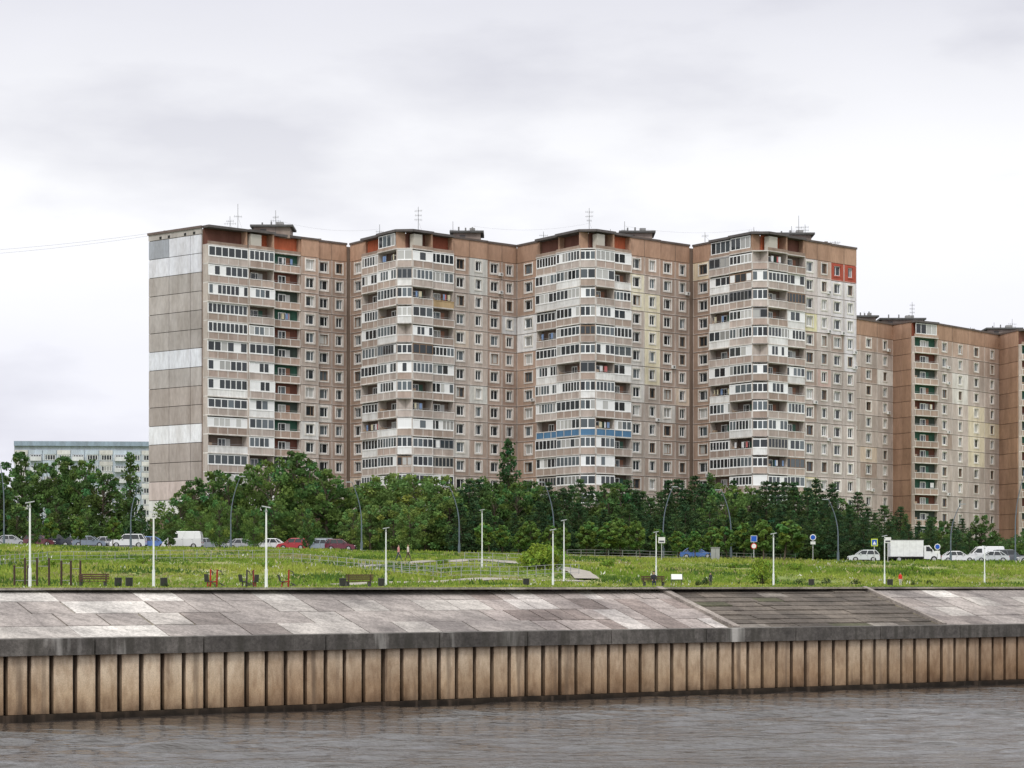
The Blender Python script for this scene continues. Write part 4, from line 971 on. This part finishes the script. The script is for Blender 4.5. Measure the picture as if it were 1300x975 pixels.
# ---------------------------------------------------------------- people
def person(px,D,pose,shirt,trou,hair,h=1.7,rot=0.0):
    X=PX(px,D); z=zf(X,D); par=empty('person',(X,D,z+0.03)); par.rotation_euler=(0,0,rot); par.scale=(h/1.75,)*3
    V=[];Ed=[];Rd=[]
    def v(p,r): V.append(p);Rd.append(r);return len(V)-1
    sit=pose=='sit'; dz=-0.47 if sit else 0
    pel=v((0,0,0.95+dz),0.15); bel=v((0,0,1.1+dz),0.135); ch=v((0,0,1.32+dz),0.16); nk=v((0,0,1.48+dz),0.06); hd=v((0,-0.015,1.58+dz),0.075); ht=v((0,-0.01,1.68+dz),0.085)
    Ed+=[(pel,bel),(bel,ch),(ch,nk),(nk,hd),(hd,ht)]
    wr=[]
    for s_ in (-1,1):
        sh=v((0.17*s_,0,1.41+dz),0.065); 
        st=0.16*s_ if pose=='walk' else 0
        if sit: el=v((0.23*s_,-0.08,1.13+dz),0.045); w_=v((0.13*s_,-0.32,1.05+dz),0.032)
        else: el=v((0.22*s_,st*0.5+0.02,1.13),0.045); w_=v((0.24*s_,st-0.05,0.88),0.032)
        Ed+=[(ch,sh),(sh,el),(el,w_)]; wr.append((V[w_],s_))
        hp=v((0.09*s_,0,0.88+dz),0.10)
        if sit: kn=v((0.11*s_,-0.42,0.47),0.065); an=v((0.11*s_,-0.44,0.09),0.045); to=v((0.11*s_,-0.62,0.04),0.04)
        else:
            q=-0.22*s_ if pose=='walk' else 0.0
            kn=v((0.09*s_,q*0.7-0.03,0.48),0.065); an=v((0.09*s_,q*1.3+ (0.05 if q>0 else 0),0.09),0.045); to=v((0.09*s_,q*1.3-0.17,0.04),0.04)
        Ed+=[(pel,hp),(hp,kn),(kn,an),(an,to)]
    def skin(name,V,Ed,Rd,mat,root=0):
        bm=bmesh.new(); ly=bm.verts.layers.skin.verify()
        vs=[]
        for i,(p,r) in enumerate(zip(V,Rd)):
            bv=bm.verts.new(p); bv[ly].radius=(r,r*0.85); bv[ly].use_root=(i==root); vs.append(bv)
        for a,c_ in Ed: bm.edges.new((vs[a],vs[c_]))
        me=bpy.data.meshes.new(name); bm.to_mesh(me); bm.free()
        o=bpy.data.objects.new(name,me); COL.objects.link(o); o.parent=par
        sm=o.modifiers.new('skin','SKIN'); sm.use_smooth_shade=True
        sb=o.modifiers.new('sub','SUBSURF'); sb.levels=1; sb.render_levels=1
        me.materials.append(mat); return o
    m,nt,bb=newmat('clothes'); tc=N(nt,'ShaderNodeTexCoord'); sx=N(nt,'ShaderNodeSeparateXYZ'); nt.links.new(tc.outputs['Object'],sx.inputs[0])
    dv=N(nt,'ShaderNodeMath',operation='DIVIDE'); nt.links.new(sx.outputs['Z'],dv.inputs[0]); dv.inputs[1].default_value=2.0
    nt.links.new(ramp(nt,dv.outputs[0],[(0,(0.05,0.05,0.05)),(0.05,trou),((0.95+dz)/2,shirt),((1.49+dz)/2,(0.5,0.32,0.24))],True),bb.inputs['Base Color']); bb.inputs['Roughness'].default_value=0.85
    skin('body',V,Ed,Rd,m)
    ms,nt,bb=newmat('skin'); bb.inputs['Base Color'].default_value=(0.5,0.32,0.24,1); bb.inputs['Roughness'].default_value=0.6
    for (w,s_) in wr:
        V=[w];Rd=[0.028];Ed=[]; dr=Vector((0,-1,-0.2)) if sit else Vector((0,-0.15,-1)); dr.normalize(); sd=Vector((0,1,0)) if not sit else Vector((1,0,0))
        pm=Vector(w)+dr*0.07; V.append(tuple(pm)); Rd.append(0.03); Ed.append((0,1))
        for k,(o_,l) in enumerate(((-0.03,0.075),(-0.01,0.085),(0.01,0.08),(0.03,0.06))):
            a=pm+sd*o_+dr*0.03; c_=a+dr*l*0.6; e=c_+(dr+Vector((-0.5*s_,0,0)))*l*0.4; i=len(V)
            V+=[tuple(a),tuple(c_),tuple(e)]; Rd+=[0.009,0.009,0.007]; Ed+=[(1,i),(i,i+1),(i+1,i+2)]
        a=Vector(w)+dr*0.03-sd*0.035; i=len(V); V+=[tuple(a),tuple(a+dr*0.05-sd*0.015)]; Rd+=[0.011,0.009]; Ed+=[(1,i),(i,i+1)]
        skin('hand',V,Ed,Rd,ms)
    hb=B(); zc=1.62+dz
    for k in range(8):
        a0=k/8*2*math.pi;a1=(k+1)/8*2*math.pi
        for (t0,t1) in ((0.0,0.5),(0.5,1.0),(1.0,1.45)):
            def q(a,t): 
                r=0.108*math.sin(t)+0.003; return (math.cos(a)*r*0.95,math.sin(a)*r+0.012,zc+0.03+0.105*math.cos(t))
            if t0>=1.0 and math.sin((a0+a1)/2)<-0.3: continue
            hb.face([q(a0,t1),q(a1,t1),q(a1,t0),q(a0,t0)],hair,M_plain)
    o=hb.obj('hair'); o.parent=par
    fb=B()
    for s_ in(-1,1):
        fb.box(0.032*s_-0.012,0.032*s_+0.012,-0.098,-0.088,zc-0.005,zc+0.008,(0.03,0.02,0.02),M_plain); fb.box(0.09*s_-0.012,0.09*s_+0.012,-0.02,0.02,zc-0.03,zc+0.03,(0.5,0.32,0.24),M_plain)
    fb.hexa([(-0.014,-0.115,zc-0.035),(0.014,-0.115,zc-0.035),(0.016,-0.08,zc-0.035),(-0.016,-0.08,zc-0.035),(-0.006,-0.098,zc+0.01),(0.006,-0.098,zc+0.01),(0.008,-0.08,zc+0.01),(-0.008,-0.08,zc+0.01)],(0.5,0.32,0.24),M_plain)
    fb.box(-0.025,0.025,-0.093,-0.083,zc-0.06,zc-0.052,(0.35,0.1,0.09),M_plain)
    o=fb.obj('face'); o.parent=par
person(506,ground_D(506,713),'walk',(0.55,0.25,0.25),(0.05,0.06,0.1),(0.05,0.03,0.02),1.7,1.2)
person(518,ground_D(518,713),'walk',(0.6,0.5,0.48),(0.10,0.07,0.06),(0.10,0.05,0.02),1.75,1.3)
person(830,183.8,'sit',(0.02,0.02,0.03),(0.03,0.035,0.06),(0.03,0.02,0.02),1.7,0.0)
person(1143,190,'stand',(0.6,0.03,0.02),(0.5,0.48,0.46),(0.05,0.03,0.02),1.2,0.4)
person(902,185,'stand',(0.03,0.03,0.04),(0.04,0.04,0.05),(0.03,0.02,0.02),1.15,0.4)
# ---------------------------------------------------------------- world, sun, camera
w=bpy.data.worlds.new('World'); sc.world=w; w.use_nodes=True; nt=w.node_tree; bg=nt.nodes['Background']
sky=N(nt,'ShaderNodeTexSky',sky_type='NISHITA'); sky.sun_disc=False; EL=math.radians(50); az=math.radians(192)
sky.sun_elevation=EL; sky.sun_rotation=az
tc=N(nt,'ShaderNodeTexCoord'); mp=N(nt,'ShaderNodeMapping'); mp.inputs['Scale'].default_value=(1,1,3.0); mp.inputs['Location'].default_value=(1.98,0.4,0.55)
nt.links.new(tc.outputs['Generated'],mp.inputs['Vector'])
n1=N(nt,'ShaderNodeTexNoise'); n1.inputs['Scale'].default_value=5.0; n1.inputs['Detail'].default_value=6; n1.inputs['Roughness'].default_value=0.5; nt.links.new(mp.outputs[0],n1.inputs['Vector'])
sx=N(nt,'ShaderNodeSeparateXYZ'); nt.links.new(tc.outputs['Generated'],sx.inputs[0])
grad=ramp(nt,sx.outputs['Z'],[(0.0,(9.2,9.25,10.2)),(0.10,(9.6,9.6,10.3)),(0.165,(10.6,10.6,10.8)),(0.24,(8.2,8.2,8.8)),(0.38,(11,11,11)),(0.7,(16,16,15.8))])
cl=ramp(nt,n1.outputs['Fac'],[(0.34,(0.80,0.80,0.83)),(0.50,(1.0,1.0,1.0)),(0.7,(1.04,1.04,1.04))])
cc=mix(nt,grad,cl); fin=mix(nt,sky.outputs['Color'],cc,0.95,'MIX')
nt.links.new(fin,bg.inputs['Color']); bg.inputs['Strength'].default_value=0.1
sd=bpy.data.lights.new('sun','SUN'); sd.energy=1.5; sd.angle=math.radians(12); sd.color=(1,0.96,0.9)
so=bpy.data.objects.new('sun',sd); COL.objects.link(so)
dirv=Vector((math.sin(az)*math.cos(EL),math.cos(az)*math.cos(EL),math.sin(EL)))
so.rotation_euler=dirv.to_track_quat('Z','Y').to_euler(); so.location=(-50,-50,120)
cam=bpy.data.cameras.new('camera'); co=bpy.data.objects.new('camera',cam); COL.objects.link(co); sc.camera=co
co.location=(0,0,EYE); co.rotation_euler=(math.pi/2,0,0); cam.sensor_width=36; cam.lens=F/1300*36; cam.shift_y=(HY-487.5)/1300; cam.clip_end=8000; cam.clip_start=0.5
sc.view_settings.view_transform='Standard'; sc.view_settings.look='None'; sc.view_settings.exposure=0
